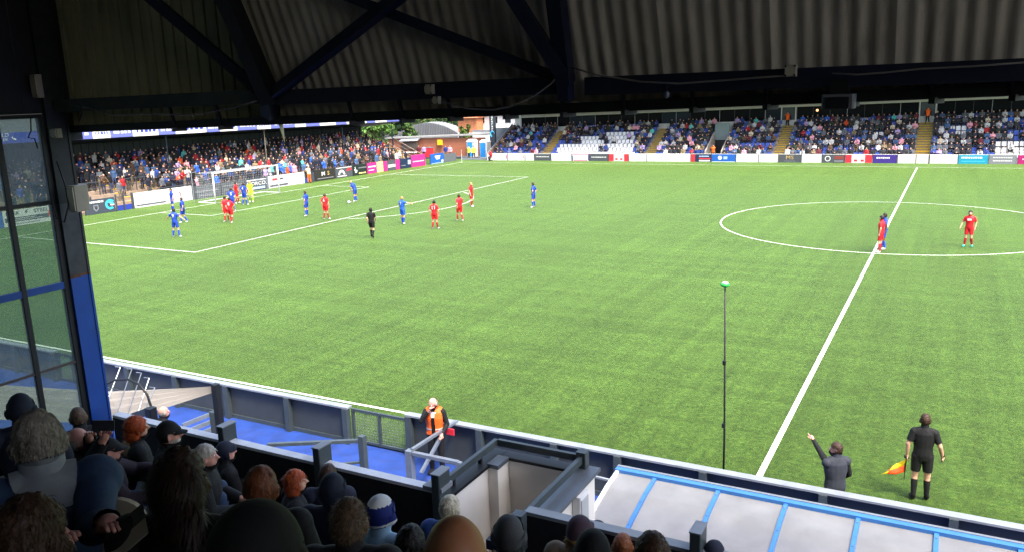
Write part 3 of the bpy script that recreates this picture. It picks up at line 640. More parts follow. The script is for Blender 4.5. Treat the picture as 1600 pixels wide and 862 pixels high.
decos = [
 (HW,'white board with a small pink mark nearest the far corner',lambda R,C,T: R(.93,.97,.2,.65,HPK)),
 (HW,'plain white board, second from the far corner',lambda R,C,T: R(.92,.95,.3,.6,HRD)),
 (HW,'narrow white board with one faint blue ring near the far corner',lambda R,C,T: C(.5,.42,.27,HLB)),
 (HDK,'charcoal board with pale text under the first tan stairs',lambda R,C,T: (greek(R,M_wh,[(.42,.09)]),R(0,1,.68,.74,HGR))),
 (HW,'long white board right of the first charcoal board',lambda R,C,T: R(.95,.98,.3,.6,HLB)),
 (HW,'white board with pink and purple border',lambda R,C,T: (R(0,1,.76,.84,HPK),R(0,.05,0,.6,HPU),R(.95,1,.1,.75,HPU),R(.1,.9,.02,.08,HPK))),
 (HDK,'charcoal board with a line of white print under white seats',lambda R,C,T: greek(R,M_wh,[(.4,.1)])),
 (HW,'white board with red block at both ends, left of centre',lambda R,C,T: (R(0,.25,.02,.82,HRD),R(.78,1,.02,.82,HRD),R(.33,.45,.15,.35,HRD),R(.58,.7,.15,.35,HRD))),
 (HW,'white board with two faint blue rings below the second stairs',lambda R,C,T: (C(.25,.45,.25,HLB),C(.7,.45,.25,HLB))),
 (HW,'longest plain white board with two faint rings',lambda R,C,T: (C(.44,.45,.25,HLB),C(.62,.45,.22,HLB))),
 (HNV,'navy board with red left end below the entrance tunnel',lambda R,C,T: (R(0,.2,.02,.82,HRD),R(.4,.98,.3,.42,HRD),R(.4,.95,.05,.2,M_wh),R(.4,.9,.55,.66,HLB))),
 (HBL,'blue board with white shield right of the entrance tunnel',lambda R,C,T: (C(.35,.45,.22,M_wh,False),R(.5,.66,.3,.6,HLB),R(.02,.98,.0,.05,M_wh))),
 (HW,'white board with one ring right of the blue shield board',lambda R,C,T: C(.3,.45,.26,HLB)),
 (HW,'white board with two blue rings left of the gold lettered board',lambda R,C,T: (C(.2,.42,.27,HLB),C(.7,.42,.27,HLB))),
 (HDK,'charcoal board reading MS in gold below the steward stairs',lambda R,C,T: (T('MS',.5,.5,.55,HGO,1.2),R(.25,.75,.12,.17,HGR))),
 (HW,'plain white board right of the gold lettered charcoal board',lambda R,C,T: C(.4,.45,.2,M_wh)),
 (HDK,'charcoal board with white ring and dull red half',lambda R,C,T: (C(.25,.42,.28,M_wh),R(.55,.95,.35,.7,colm('dull_red','7e3a34')),R(.55,.95,.1,.25,HGR))),
 (HW,'white board with red block at both ends, right of centre',lambda R,C,T: (R(0,.24,.02,.82,HRD),R(.74,1,.02,.82,HRD),R(.33,.45,.15,.35,HRD),R(.58,.7,.15,.35,HRD))),
 (HPU,'dark purple board with white print',lambda R,C,T: greek(R,M_wh,[(.45,.15)],.15,.7)),
 (HW,'white board with one blue ring left of the halfway line',lambda R,C,T: C(.5,.42,.28,HLB)),
 (HW,'short white board with blue ring at the halfway line',lambda R,C,T: (C(.5,.42,.28,HLB),R(.96,1,0,.84,HDK))),
 (HW,'white board with pink ring right of the halfway line',lambda R,C,T: C(.25,.45,.24,colm('print_pale_pink','d9b8bc'))),
 (HTE,'teal board with white print',lambda R,C,T: (greek(R,M_wh,[(.5,.16)],.1,.8),R(.1,.9,.2,.26,HCY))),
 (HGR,'mid grey board with pale print beside the teal board',lambda R,C,T: greek(R,M_wh,[(.55,.1),(.25,.1)],.15,.85)),
 (HMG,'magenta board at the right end of the far touchline',lambda R,C,T: greek(R,M_wh,[(.4,.12)],.2,.8)),
 (HW,'white board past the magenta one',None)]
for i, (m, lab, dc) in enumerate(decos): hoard_far(edge[i], edge[i+1], m, lab, dc)

# ================================================================ left terrace stand
def lx(y): return -54.3+.055*(y-27)      # board line
ls = thing('terrace_stand', (-58, 40, 0), 'covered standing terrace behind the left goal with blue and white fascia', 'stand')
LROW = 9; Y0, Y1 = 8, 63.5
lrx = lambda r: 1.15+.78*r       # distance behind boards
lrz = lambda r: .18+.29*r
M_step = mat('tan_concrete', '8b7a69', .9, .2, 1.5, .15, 15, dirt=.2); M_navyc = mat('navy_cladding', '10202f', .5, .15, 2, dirt=.1)
def lp_(d, y, z): return (lx(y)-d, y, z)
for r in range(LROW):
    mb = MB(); a, b = lrx(r)-.35, lrx(r)+.43
    c = [lp_(a,Y0,-.3),lp_(b,Y0,-.3),lp_(b,Y1,-.3),lp_(a,Y1,-.3),lp_(a,Y0,lrz(r)),lp_(b,Y0,lrz(r)),lp_(b,Y1,lrz(r)),lp_(a,Y1,lrz(r))]
    mb.add(c, [(0,1,2,3),(7,6,5,4),(4,5,1,0),(5,6,2,1),(6,7,3,2),(7,4,0,3)])
    mb.build('terrace_step', M_step, ls)
    if r < 8:
        for yy in (23.5, 27.5, 30.8, 64.3):
            if yy > Y1: continue
            mb = MB(); mb.add([lp_(a-.012,yy,lrz(r)-.05),lp_(a-.012,yy+1.1,lrz(r)-.05),lp_(a-.012,yy+1.1,lrz(r)+.01),lp_(a-.012,yy,lrz(r)+.01),lp_(a+.1,yy,lrz(r)+.01),lp_(a+.1,yy+1.1,lrz(r)+.01)],[(0,1,2,3),(3,2,5,4)]); mb.build('nosing', M_yel, ls)
DB = lrx(LROW-1)+.9
y = Y0
while y < Y1+.2:
    mb = MB(); q = [(0,0),(.22,0),(.26,.06),(.44,.06),(.48,0),(.7,0)]; pts = [(DB-d, y+s) for s, d in q]
    mb.add([lp_(d,yy,0) for d, yy in pts]+[lp_(d,yy,5.4) for d, yy in pts], [(i,i+1,i+7,i+6) for i in range(5)]); mb.build('cladding_sheet', M_navyc, ls); y += .7
# roof with fascia
FD = 2.9
Y2 = 66.5
fz = lambda y: 5.62-.0088*(y-20)
mb = MB(); c = [lp_(FD,Y0,fz(Y0)+.05),lp_(FD,Y2,fz(Y2)+.05),lp_(DB+.4,Y2,4.62),lp_(DB+.4,Y0,5.1)]
mb.add(c+[(p[0],p[1],p[2]+.12) for p in c], [(0,1,2,3),(7,6,5,4),(0,4,5,1),(1,5,6,2),(2,6,7,3),(3,7,4,0)]); mb.build('roof', M_navyc, ls)
FBL = colm('fascia_blue', '2c3c9c'); FLI = colm('fascia_lilac', (.11,.13,.42))
y = Y0; k = 0; rr = random.Random(3)
while y < Y2:
    wd = [2.4, 1.7, 3.2, 1.5, 2.0][k % 5]; y2 = min(y+wd, Y2); a, b = Vector(lp_(FD-.05,y,fz(y))), Vector(lp_(FD-.05,y2-.01,fz(y2))); Z = Vector((0,0,1))
    blue = y < 21.5
    mb = MB(); mb.prism([b, a, a+Z*.78, b+Z*.78], (-.06,0,0)); pn = mb.build('fascia_panel', FBL if blue else (M_wh if k % 2 == 0 else FLI), ls)
    if not blue:
        u = .15
        mb = MB()
        while u < .85:
            p = a.lerp(b, u); q = a.lerp(b, min(.9, u+rr.uniform(.06,.13))); mb.prism([q+Z*.3+Vector((.004,0,0)), p+Z*.3+Vector((.004,0,0)), p+Z*.5+Vector((.004,0,0)), q+Z*.5+Vector((.004,0,0))], (.006,0,0)); u += .16
        tag(mb.build('print', FBL if k % 2 == 0 else M_wh, pn), kind='stuff')
    y = y2; k += 1
LAX = (-.055, 1, 0) if False else (0.055, 1, 0)
for s, px, py, h in (('IELD',4,212,.36),('ER',8,219,.3),('MACC',46,211,.36),('COLLEGE',54,219,.3)):
    p = onx(px, py, lx(19)-FD+.02); text_mesh(s, (h*1.15, h), LAX, (0,0,1), p+np.array([.06,0,0]), M_wh, ls)
p = onx(26,215,lx(18)-FD+.09); mb = MB(); mb.loft([tuple(p+np.array([0,.35*math.cos(t),.16*math.sin(t)])) for t in [i*.55 for i in range(9)]], [.02+.012*i for i in range(9)], 5); mb.build('emblem', M_wh, ls)
for yy in (14, 24, 33, 44, 55, 63.4):
    mb = MB(); mb.tube(lp_(FD+.4,yy,0),lp_(FD+.4,yy,5.4),.045,n=8); mb.build('roof_column', mat('tan_column','6d675a',.6,.1) if yy == 44 else M_navyc, ls)
# crush barriers
M_rail = mat('dark_grey_rail', '3c4248', .5, .1)
def barrier(y0, y1, r, label):
    d = lrx(r)-.25; z = lrz(r); t = thing('crush_barrier', lp_(d,(y0+y1)/2,z), label, 'barrier', 'crush barriers on the terrace')
    MB().bar(lp_(d,y0,z+1.08),lp_(d,y1,z+1.08),.06,.06).build('rail', M_rail, t)
    MB().bar(lp_(d,y0,z+.6),lp_(d,y1,z+.6),.04,.04).build('rail', M_rail, t)
    n = max(1, round((y1-y0)/1.8))
    for i in range(n+1):
        yy = y0+(y1-y0)*i/n; MB().bar(lp_(d,yy,z),lp_(d,yy,z+1.08),.06).build('upright', M_rail, t); MB().bar(lp_(d,yy,z+1.0),lp_(d+.6,yy,z+.28),.045).build('strut', M_rail, t)
for y0, y1, r, lab in ((23.6,26.3,3,'dark grey barrier in mid terrace above the crest board'),(28.0,31.2,3,'dark grey barrier in mid terrace above the white crescent board'),(29.2,33.5,0,'low barrier at terrace front behind the white crescent board'),(33.9,38.2,1,'barrier at terrace front behind the near goal post'),(41,45,2,'barrier in the terrace behind the far goal post'),(47,52,3,'barrier mid terrace above the gold lettered board'),(54,60,1,'long barrier low on the terrace above the pink boards'),(22.6,23.9,0,'short barrier at terrace front behind the crest board')): barrier(y0, y1, r, lab)
# terrace end stairs with handrail
st = thing('terrace_stairs', lp_(3, 65, 0), 'yellow edged stairs with sloping handrail at the terrace end', 'stairs')
for k in range(12):
    d = .8+.5*k; z = .1+.24*k; mb = MB(); c = [lp_(d,63.7,z-.5),lp_(d+.5,63.7,z-.5),lp_(d+.5,65.6,z-.5),lp_(d,65.6,z-.5),lp_(d,63.7,z),lp_(d+.5,63.7,z),lp_(d+.5,65.6,z),lp_(d,65.6,z)]
    mb.add(c, [(0,1,2,3),(7,6,5,4),(4,5,1,0),(5,6,2,1),(6,7,3,2),(7,4,0,3)]); mb.add([lp_(d-.006,63.7,z-.06),lp_(d-.006,65.6,z-.06),lp_(d-.006,65.6,z+.006),lp_(d-.006,63.7,z+.006),lp_(d+.12,63.7,z+.006),lp_(d+.12,65.6,z+.006)],[(0,1,2,3),(3,2,5,4)],1); mb.build('stair_step', [M_step, M_yel], st)
for yy in (63.6, 65.7):
    mb = MB(); mb.bar(lp_(.6,yy,1.1),lp_(6.6,yy,3.95),.07,.07); mb.bar(lp_(.6,yy,.6),lp_(6.6,yy,3.45),.04,.04); mb.build('handrail', mat('rust_grey_rail','8b7d70',.5,.15), st)
    for k in range(5): MB().bar(lp_(.7+1.45*k,yy,.1+.65*k),lp_(.7+1.45*k,yy,1.15+.69*k),.05).build('rail_post', M_rail, st)

# boards behind the left goal line
def hoard_left(px0, px1, m, label, deco=None, h=1.12, z0=.02, nm='advertising_board', cat='advertising board'):
    def yy(px, py):
        n = np.array([1,-.055,0]); p = np.array([-54.3,27,0]); d = ray(px,py); return float((CAM+d*((p-CAM) @ n)/(d @ n))[1])
    pyl = lambda px: 346-.176*px+.000061*px*px
    ya, yb_ = yy(px0, pyl(px0)), yy(px1, pyl(px1))
    t = thing(nm, (lx((ya+yb_)/2), (ya+yb_)/2, 0), label, cat, 'boards behind the left goal line' if nm == 'advertising_board' else None)
    a, b = Vector((lx(ya), ya+.03, z0)), Vector((lx(yb_), yb_-.03, z0)); Z = Vector((0,0,1)); ax = (b-a).normalized(); nrm = Vector((ax.y,-ax.x,0))
    MB().prism([a, b, b+Z*h, a+Z*h], -nrm*.06).build('panel', m, t)
    MB().bar(a-nrm*.1,a-nrm*.1+Z*(h+.05),.06).build('support', M_rail, t); L = (b-a).length
    def R_(u0, u1, za, zb, mm, nm='print'): MB().prism([a+ax*(L*u0)+Z*za+nrm*.002, a+ax*(L*u1)+Z*za+nrm*.002, a+ax*(L*u1)+Z*zb+nrm*.002, a+ax*(L*u0)+Z*zb+nrm*.002], nrm*.006).build(nm, mm, t)
    def C_(u, z, r, mm, k=.72, a0=0, a1=2*math.pi, sy=1):
        mb = MB(); c = a+ax*(L*u)+Z*z+nrm*(.008 if k else .006); n = 20
        P = [c+ax*(r*math.cos(a0+(a1-a0)*i/n))+Z*(r*sy*math.sin(a0+(a1-a0)*i/n)) for i in range(n+1)]
        if k: mb.add(P+[c+(p-c)*k for p in P], [(i,i+1,n+2+i,n+1+i) for i in range(n)])
        else: mb.add(P, [tuple(range(n+1))])
        mb.build('emblem', mm, t)
    def T_(s, u, z, hh, mm, sx=1, al='CENTER'): text_mesh(s, (hh*sx, hh), ax, Z, a+ax*(L*u)+Z*z+nrm*.011, mm, t, align=al, bold=.01)
    def P_(pts, mm): MB().prism([a+ax*(L*u)+Z*z+nrm*.003 for u, z in pts], nrm*.007).build('emblem', mm, t)
    if deco: deco(R_, C_, T_, P_)
    return t
HB1 = colm('hoarding_slate', '39414b'); DKG = colm('print_dark_grey', '4a4f57'); TEALG = colm('print_teal', '3aa6c4')
hoard_left(-60,5, HBL, 'blue board at the left frame edge seen through the glass', lambda R,C,T,P: R(.2,.9,.3,.8,DKG))
hoard_left(5,97, HW, 'white board with red roundel and AK STEEL lettering seen through the glass', lambda R,C,T,P: (T('PEAK',.16,.88,.36,DKG,1.15),T('STEEL',.64,.88,.36,DKG,1.2),P([(.36,.74),(.42,.9),(.385,.9),(.43,1.04),(.4,1.04),(.35,.87),(.385,.87)],DKG),R(.02,.76,.3,.6,DKG),R(.1,.55,.47,.53,HW),R(.15,.65,.37,.41,HW),R(.05,.6,.12,.17,HGR),C(.88,.56,.5,HRD,.62),C(.88,.56,.2,DKG,.55),R(.868,.892,.38,.76,DKG)))
hoard_left(133,180, HB1, 'slate board with white crest and blue swirl beside the corner post', lambda R,C,T,P: (greek(R,M_wh,[(.84,.14)],.03,.62),P([(.26,.68),(.42,.68),(.43,.38),(.34,.18),(.25,.38)],HGR),P([(.29,.62),(.39,.62),(.395,.42),(.34,.28),(.285,.42)],HB1),C(.83,.6,.42,TEALG,.55,.6,5.4,.95),C(.85,.62,.25,HCY,.2,-.4,2.6),R(.84,.97,.5,.62,M_wh)))
gt = thing('terrace_gate', (lx(25.9),25.9,0), 'open dark framed gate with low blue panel between terrace boards', 'gate')
for px in (182, 194, 207):
    q = onx(px, 320-.1*(px-190), lx(26)); MB().bar((q[0],q[1],0),(q[0],q[1],1.3),.09).build('gate_post', M_rail, gt)
q0, q1 = onx(182,321,lx(25.5)), onx(207,317,lx(26.7)); MB().bar((q0[0],q0[1],1.1),(q1[0],q1[1],1.1),.05).build('gate_rail', M_rail, gt)
MB().prism([(q0[0]-.05,q0[1],.02),(q1[0]-.05,q1[1],.02),(q1[0]-.05,q1[1],.42),(q0[0]-.05,q0[1],.42)],(-.05,0,0)).build('gate_panel', colm('gate_blue','27398f'), gt)
hoard_left(209,300, HW, 'large white board with red crescent left of the goal', lambda R,C,T,P: (C(.76,.62,.2,HRD,.6,-1.2,1.6),C(.7,.62,.15,colm('print_pale_pink','d9b8bc'),.75,1.8,4.4),R(.02,.52,.12,.24,DKG),R(.05,.5,.16,.19,HGR)), 1.2)
hoard_left(300,345, HDK, 'dark grey board with faint print behind the goal net', lambda R,C,T,P: (greek(R,HGR,[(.55,.12)],.1,.9),R(.2,.7,.2,.28,HGR)))
hoard_left(345,383, HDK, 'dark grey board behind the crowded goal mouth', lambda R,C,T,P: greek(R,HGR,[(.75,.08),(.4,.08)],.1,.9))
hoard_left(383,419, HB1, 'slate board reading DORCO behind the goalkeeper', lambda R,C,T,P: (R(.05,.9,.92,1.0,M_wh),T('DORCO.',.5,.62,.46,M_wh,1.3),R(.15,.85,.12,.32,HLB)))
hoard_left(419,476, HW, 'white board with red box and AT lettering by the far goal post', lambda R,C,T,P: (R(.1,.27,.66,.88,HRD),P([(.3,.68),(.42,.7),(.38,.86),(.31,.86)],DKG),T('AT',.64,.7,.38,DKG,1.15),R(.03,.52,.1,.28,DKG),R(.06,.48,.16,.2,HW)))
hoard_left(476,491, HB1, 'short slate gate panel beside the leaning steward', lambda R,C,T,P: R(.0,.3,.02,.5,HBL), .95)
hoard_left(492,524, colm('hoarding_black','2a2826'), 'black board reading MS in gold and white behind the goal', lambda R,C,T,P: (T('M',.4,.66,.56,M_wh,1.25),T('S',.66,.66,.56,HGO,1.25),R(.1,.9,.18,.26,HGR)))
hoard_left(524,551, HDK, 'charcoal board with white arch emblem and red patch', lambda R,C,T,P: (R(.05,.95,.98,1.05,M_wh),C(.35,.3,.5,M_wh,.55,0,3.14),R(.1,.65,.12,.2,M_wh),P([(.65,.6),(.95,.7),(.9,.95),(.7,.85)],HRD)))
hoard_left(551,574, HGN, 'green black board with white sprig emblem', lambda R,C,T,P: (P([(.08,.7),(.3,.55),(.28,.3),(.2,.28),(.15,.5)],M_wh),R(.15,.2,.3,.9,M_wh),greek(R,HGR,[(.7,.12)],.4,.95),R(.4,.9,.15,.25,HYE)))
hoard_left(574,589, HPK, 'pink board left of the narrow yellow board', lambda R,C,T,P: (R(.1,.9,.65,.78,M_wh),R(.1,.7,.3,.38,M_wh)))
hoard_left(589,599, HYE, 'narrow yellow board with oval emblem', lambda R,C,T,P: C(.5,.6,.35,HGR,.7))
hoard_left(599,625, HDK, 'charcoal board with pink ends and white print', lambda R,C,T,P: (R(0,.22,.02,1.1,HPK),R(.75,1,.02,1.1,HPK),R(.28,.72,.35,.65,M_wh)))
hoard_left(625,643, HNV, 'navy board left of the bright pink board', lambda R,C,T,P: (R(.7,.95,.4,.9,HLB),R(.1,.5,.3,.38,HGR)))
hoard_left(643,665, HPK, 'large bright pink board near the far corner', lambda R,C,T,P: (greek(R,M_wh,[(.55,.1)],.1,.9)), 1.35)
hoard_left(673,694, HBL, 'bright blue board with white cup emblem near the far corner', lambda R,C,T,P: (P([(.3,.95),(.75,.95),(.65,.5),(.42,.5)],M_wh),R(.05,.95,.02,.1,HLB),R(.8,.95,.15,.4,M_wh)), 1.2)
hoard_left(694,713, colm('hoarding_mid_grey','5a6067'), 'plain mid grey board at the far left corner', None, 1.0)

# ================================================================ goal
gl = thing('goal', (-HL, W/2, 0), 'white football goal with net in front of the left terrace', 'goal')
ga, gb = W/2-3.66, W/2+3.66; GZ = 2.44
MB().tube((-HL,ga,0),(-HL,ga,GZ),.06,n=10).build('post', M_white, gl, True); MB().tube((-HL,gb,0),(-HL,gb,GZ),.06,n=10).build('post', M_white, gl, True)
MB().tube((-HL,ga-.06,GZ+.0),(-HL,gb+.06,GZ),.06,n=10).build('crossbar', M_white, gl, True)
mb = MB(); BK = -HL-2.0
for p, q in (((-HL,ga,.03),(BK,ga,.03)),((-HL,gb,.03),(BK,gb,.03)),((BK,ga,.03),(BK,gb,.03))): mb.tube(p,q,.03,n=6)
mb.build('ground_frame', M_white, gl)
for yy in (ga-.5, gb+.5): MB().loft([(-HL-1.9,yy,0),(-HL-1.9,yy,2.5),(-HL-1.9,yy+(.5 if yy < W/2 else -.5),2.52)],[.03]*3,6).build('net_stanchion', M_cope, gl)
mb = MB(); NT = .0045
def net(o, u, v, nu, nv):
    o, u, v = Vector(o), Vector(u), Vector(v); n = u.cross(v).normalized()
    for i in range(nu+1): mb.bar(o+u*(i/nu), o+u*(i/nu)+v, NT, NT, up=n)
    for j in range(nv+1): mb.bar(o+v*(j/nv), o+v*(j/nv)+u, NT, NT, up=n)
net((BK+.0,ga,.03),(0,gb-ga,0),(.1,0,GZ-.05),36,12); net((-HL,ga,GZ),(0,gb-ga,0),(-1.9,0,-.02),36,9)
net((-HL,ga,.03),(-2,0,0),(0,0,GZ-.03),9,12); net((-HL,gb,.03),(-2,0,0),(0,0,GZ-.03),9,12)
tag(mb.build('net', mat('net_cord','c4c8cc',.7,.05), gl), kind='stuff')
ball = thing('football', tuple(onz(545,316,.11)), 'white football on the grass beside the bending blue player', 'ball')
c = onz(545,316,.11); MB().ball(c,.11,14,10).build('panels', M_white, ball, True)
mb = MB()
for k in range(6): mb.ball(c+np.array([.1*math.cos(k),.1*math.sin(k),.03*(-1)**k]),.025,6,4)
tag(mb.build('panel_print', M_black, ball), kind='stuff')
def flag(x, y, label):
    t = thing('corner_flag', (x,y,0), label, 'corner flag'); MB().tube((x,y,0),(x,y,1.5),.02,n=6).build('staff', M_white, t)
    MB().prism([(x,y,1.48),(x,y,1.15),(x+.05,y-.1,.95),(x+.1,y-.12,1.3)],(.004,.004,0)).build('cloth', M_white, t)
flag(-HL, W, 'white corner flag at the far left corner')

# ================================================================ behind the corner
M_brick = mat('red_brown_brick', '9a5d42', .85, .2, 8, .2, 20); M_mortar = mat('mortar', '9a8f84', .9, .1)
def brick_wall(t, a, b, z0, z1, cell=(.9,.3)):
    a = Vector((*a,0)); b = Vector((*b,0)); L = (b-a).length; ax = (b-a).normalized(); nrm = Vector((ax.y,-ax.x,0)); Z = Vector((0,0,1))
    MB().prism([a+Z*z0, b+Z*z0, b+Z*z1, a+Z*z1], -nrm*.3).build('wall', M_mortar, t)
    mb = MB(); z = z0+.01; r = 0
    while z < z1-.08:
        u = -.15*(r % 2)
        while u < L:
            u0, u1 = max(u, 0)+.008, min(u+.3, L)-.008
            if u1 > u0+.02: mb.add([a+ax*u0+Z*z+nrm*.012, a+ax*u1+Z*z+nrm*.012, a+ax*u1+Z*(z+.12)+nrm*.012, a+ax*u0+Z*(z+.12)+nrm*.012], [(0,1,2,3)])
            u += .3
        z += .135; r += 1
    tag(mb.build('bricks', M_brick, t), kind='stuff')
bk = thing('brick_building', (-58, 79, 0), 'low red brick building with flat grey roof behind the far corner', 'building')
brick_wall(bk, (-66.5,77.2), (-52.2,79.2), 0, 2.4)
M_flat = mat('grey_roof_felt', '8b8a86', .7, .1, 2)
c = [Vector((-66.8,76.8,2.4)),Vector((-51.6,78.9,2.75)),Vector((-51.6,80.6,2.75)),Vector((-66.8,78.6,2.4))]
MB().prism(c,(0,0,.2)).build('roof', M_flat, bk)
MB().box((-64.1,76.9,1.0),(-61.6,77.35,1.9)).build('serving_hatch', mat('dim_interior','4c443c',.8,.2), bk)
MB().add([(-64.3,76.4,2.1),(-61.4,76.8,2.15),(-61.4,77.5,2.45),(-64.3,77.3,2.4)],[(0,1,2,3)]).build('awning', M_cope, bk)
MB().box((-54.3,78.3,0),(-53.3,78.85,2.2)).build('doorway', mat('brown_door','6b3c28',.7,.15), bk)
yb1 = onz(688,214,2.2); MB().box((-58.9,77.9,1.5),(-58.2,78.15,2.2)).build('yellow_sign', mat('sign_yellow','e8b422',.5,.05), bk)
hg = thing('curved_roof_hall', (-67, 96, 0), 'hall with ribbed grey curved roof beyond the brick building', 'building')
P0, P1 = onp(617,216,(0,97,0),(0,1,0)), onp(722,214,(0,97,0),(0,1,0)); cxh = (P0[0]+P1[0])/2; hwid = (P1[0]-P0[0])/2; zb = 1.5
topz = onp(662,192.5,(0,97,0),(0,1,0))[2]; rise = topz-zb; mb = MB(); n = 40
for i in range(n+1):
    t = i/n; x = cxh-hwid+2*hwid*t; z = zb+rise*math.sin(math.pi*t)**.8; d = .1*(i % 2)
    mb.v += [(x,97,0),(x,97,z),(x,100,z+d)]
fs_ = []
for i in range(n): a = i*3; fs_ += [(a,a+3,a+4,a+1),(a+1,a+4,a+5,a+2)]
mb.f += fs_; mb.m += [0]*len(fs_); mb.build('hall_body', mat('ribbed_grey_sheet','77797a',.6,.2,1.2,stretch=(4,1,.5)), hg)
mb = MB()
for i in range(1, n): t = i/n; mb.bar((cxh-hwid+2*hwid*t,96.95,.5),(cxh-hwid+2*hwid*t,96.95,zb+rise*math.sin(math.pi*t)**.8-.03),.07,.05)
tag(mb.build('ribs', mat('grey_rib','55585a',.6,.1), hg), kind='stuff')
# houses
M_tile = mat('orange_tile', 'b06a48', .8, .2, 3); M_bwin = mat('house_window', '20262c', .15, .1)
def house(x0, x1, y, h, ph, label, wallm, roofm, nwin=3):
    t = thing('house', ((x0+x1)/2, y, 0), label, 'house')
    MB().box((x0,y,0),(x1,y+8,h)).build('wall', wallm, t)
    mb = MB(); mb.add([(x0-.3,y-.4,h),(x1+.3,y-.4,h),(x1+.3,y+4,h+ph),(x0-.3,y+4,h+ph),(x0-.3,y+8.4,h),(x1+.3,y+8.4,h)],[(0,1,2,3),(3,2,5,4),(0,3,4),(1,5,2)]); rf = mb.build('roof', roofm, t)
    cx_ = x0+(x1-x0)*.3; MB().box((cx_,y+3.2,h+ph*.6),(cx_+.7,y+4,h+ph+1)).build('chimney', M_brick, rf)
    for i in range(nwin):
        for zz in (1.2, 3.6):
            if zz+1.3 > h: continue
            xx = x0+(x1-x0)*(i+.5)/nwin; wn_ = MB().box((xx-.6,y-.04,zz),(xx+.6,y-.002,zz+1.2)).build('window', M_white, t)
            MB().box((xx-.5,y-.06,zz+.1),(xx+.5,y-.041,zz+1.1)).build('pane', M_bwin, wn_)
    return t
a = onp(734,200,(0,112,0),(0,1,0)); house(float(onp(716,200,(0,92,0),(0,1,0))[0]),float(onp(745,200,(0,92,0),(0,1,0))[0]),92,4.6,1.8,'brick house with orange tiled roof between tree and pylon',mat('orange_brick','b8744e',.85,.2,3),M_tile,3)
house(float(onp(743,200,(0,94,0),(0,1,0))[0]),float(onp(826,200,(0,94,0),(0,1,0))[0]),94,4.9,2.2,'white rendered house with orange roof right of the floodlight column',mat('bright_render','e2ded6',.7,.04),M_tile,4)
wx0, wx1 = float(onp(738,204,(0,84,0),(0,1,0))[0]), float(onp(765,204,(0,84,0),(0,1,0))[0]); wl_ = thing('garden_wall', ((wx0+wx1)/2,84,0), 'short white rendered wall behind the brick building roof', 'wall'); MB().box((wx0,84,0),(wx1,84.3,3.05)).build('wall', mat('bright_render','e2ded6',.7,.04), wl_); MB().box((wx0-.05,83.9,3.051),(wx1+.05,84.4,3.15)).build('coping', M_cope, wl_)
# floodlight column with banner
py_ = thing('floodlight_column', (-50.05,77.6,0), 'dark floodlight column with white lettered banner and blue swirl', 'column')
MB().box((-50.45,77.5,0),(-49.7,77.9,9)).build('column', mat('dark_grey_column','3b434b',.5,.1), py_)
for k in range(10): MB().box((-50.12,77.47,3.4+.22*k),(-49.92 if k % 3 else -50.0,77.492,3.52+.22*k)).build('lettering', M_white, py_)
mb = MB(); mb.loft([(-50.0+.28*math.cos(t),77.45,2.95+.35*math.sin(t)) for t in [i*.5 for i in range(10)]],[.05+.01*i for i in range(10)],5); mb.build('emblem', HCY, py_)
def toilet(x, y, label, m):
    t = thing('portable_toilet', (x,y,0), label, 'portable toilet', 'portable toilets at the far corner'); mw = M_wh
    MB().box((x-.55,y-.5,0),(x+.55,y+.5,2.0)).build('cabin', mw, t); MB().box((x-.48,y-.53,.1),(x+.3,y-.501,1.9)).build('door', m, t)
    MB().add([(x-.6,y-.56,2.0),(x+.6,y-.56,2.0),(x+.6,y+.56,2.0),(x-.6,y+.56,2.0),(x-.35,y-.3,2.3),(x+.35,y-.3,2.3),(x+.35,y+.3,2.3),(x-.35,y+.3,2.3)],[(0,1,5,4),(1,2,6,5),(2,3,7,6),(3,0,4,7),(4,5,6,7)]).build('roof', M_white, t)
toilet(-53.2,77.6,'white portable toilet with blue door behind the two officers', colm('door_blue','2f8ed8')); toilet(-50.6,76.5,'blue fronted portable toilet beside the floodlight column', colm('door_blue','2f8ed8'))
ut = thing('catering_trestle', (-61.2,75,0), 'white covered trestle table by the brick serving hatch', 'table')
MB().box((-62.4,74.6,.72),(-60.2,75.4,.78)).build('tabletop', M_wh, ut)
for xx in (-62.3,-60.3):
    for yy in (74.7,75.3): MB().box((xx-.03,yy-.03,0),(xx+.03,yy+.03,.719)).build('leg', M_rail, ut)
rb = thing('red_kiosk', (-59.4,76.4,0), 'small red stall front beneath the yellow sign', 'stall'); MB().box((-59.9,76.3,0),(-58.9,76.9,1.25)).build('counter', HRD, rb); MB().box((-59.95,76.25,1.251),(-58.85,76.95,1.3)).build('counter_top', M_cope, rb)
# far corner low kerb
struct(MB().box((-52,72.9,0),(-46.2,73.1,.25)), 'kerb', M_cope)

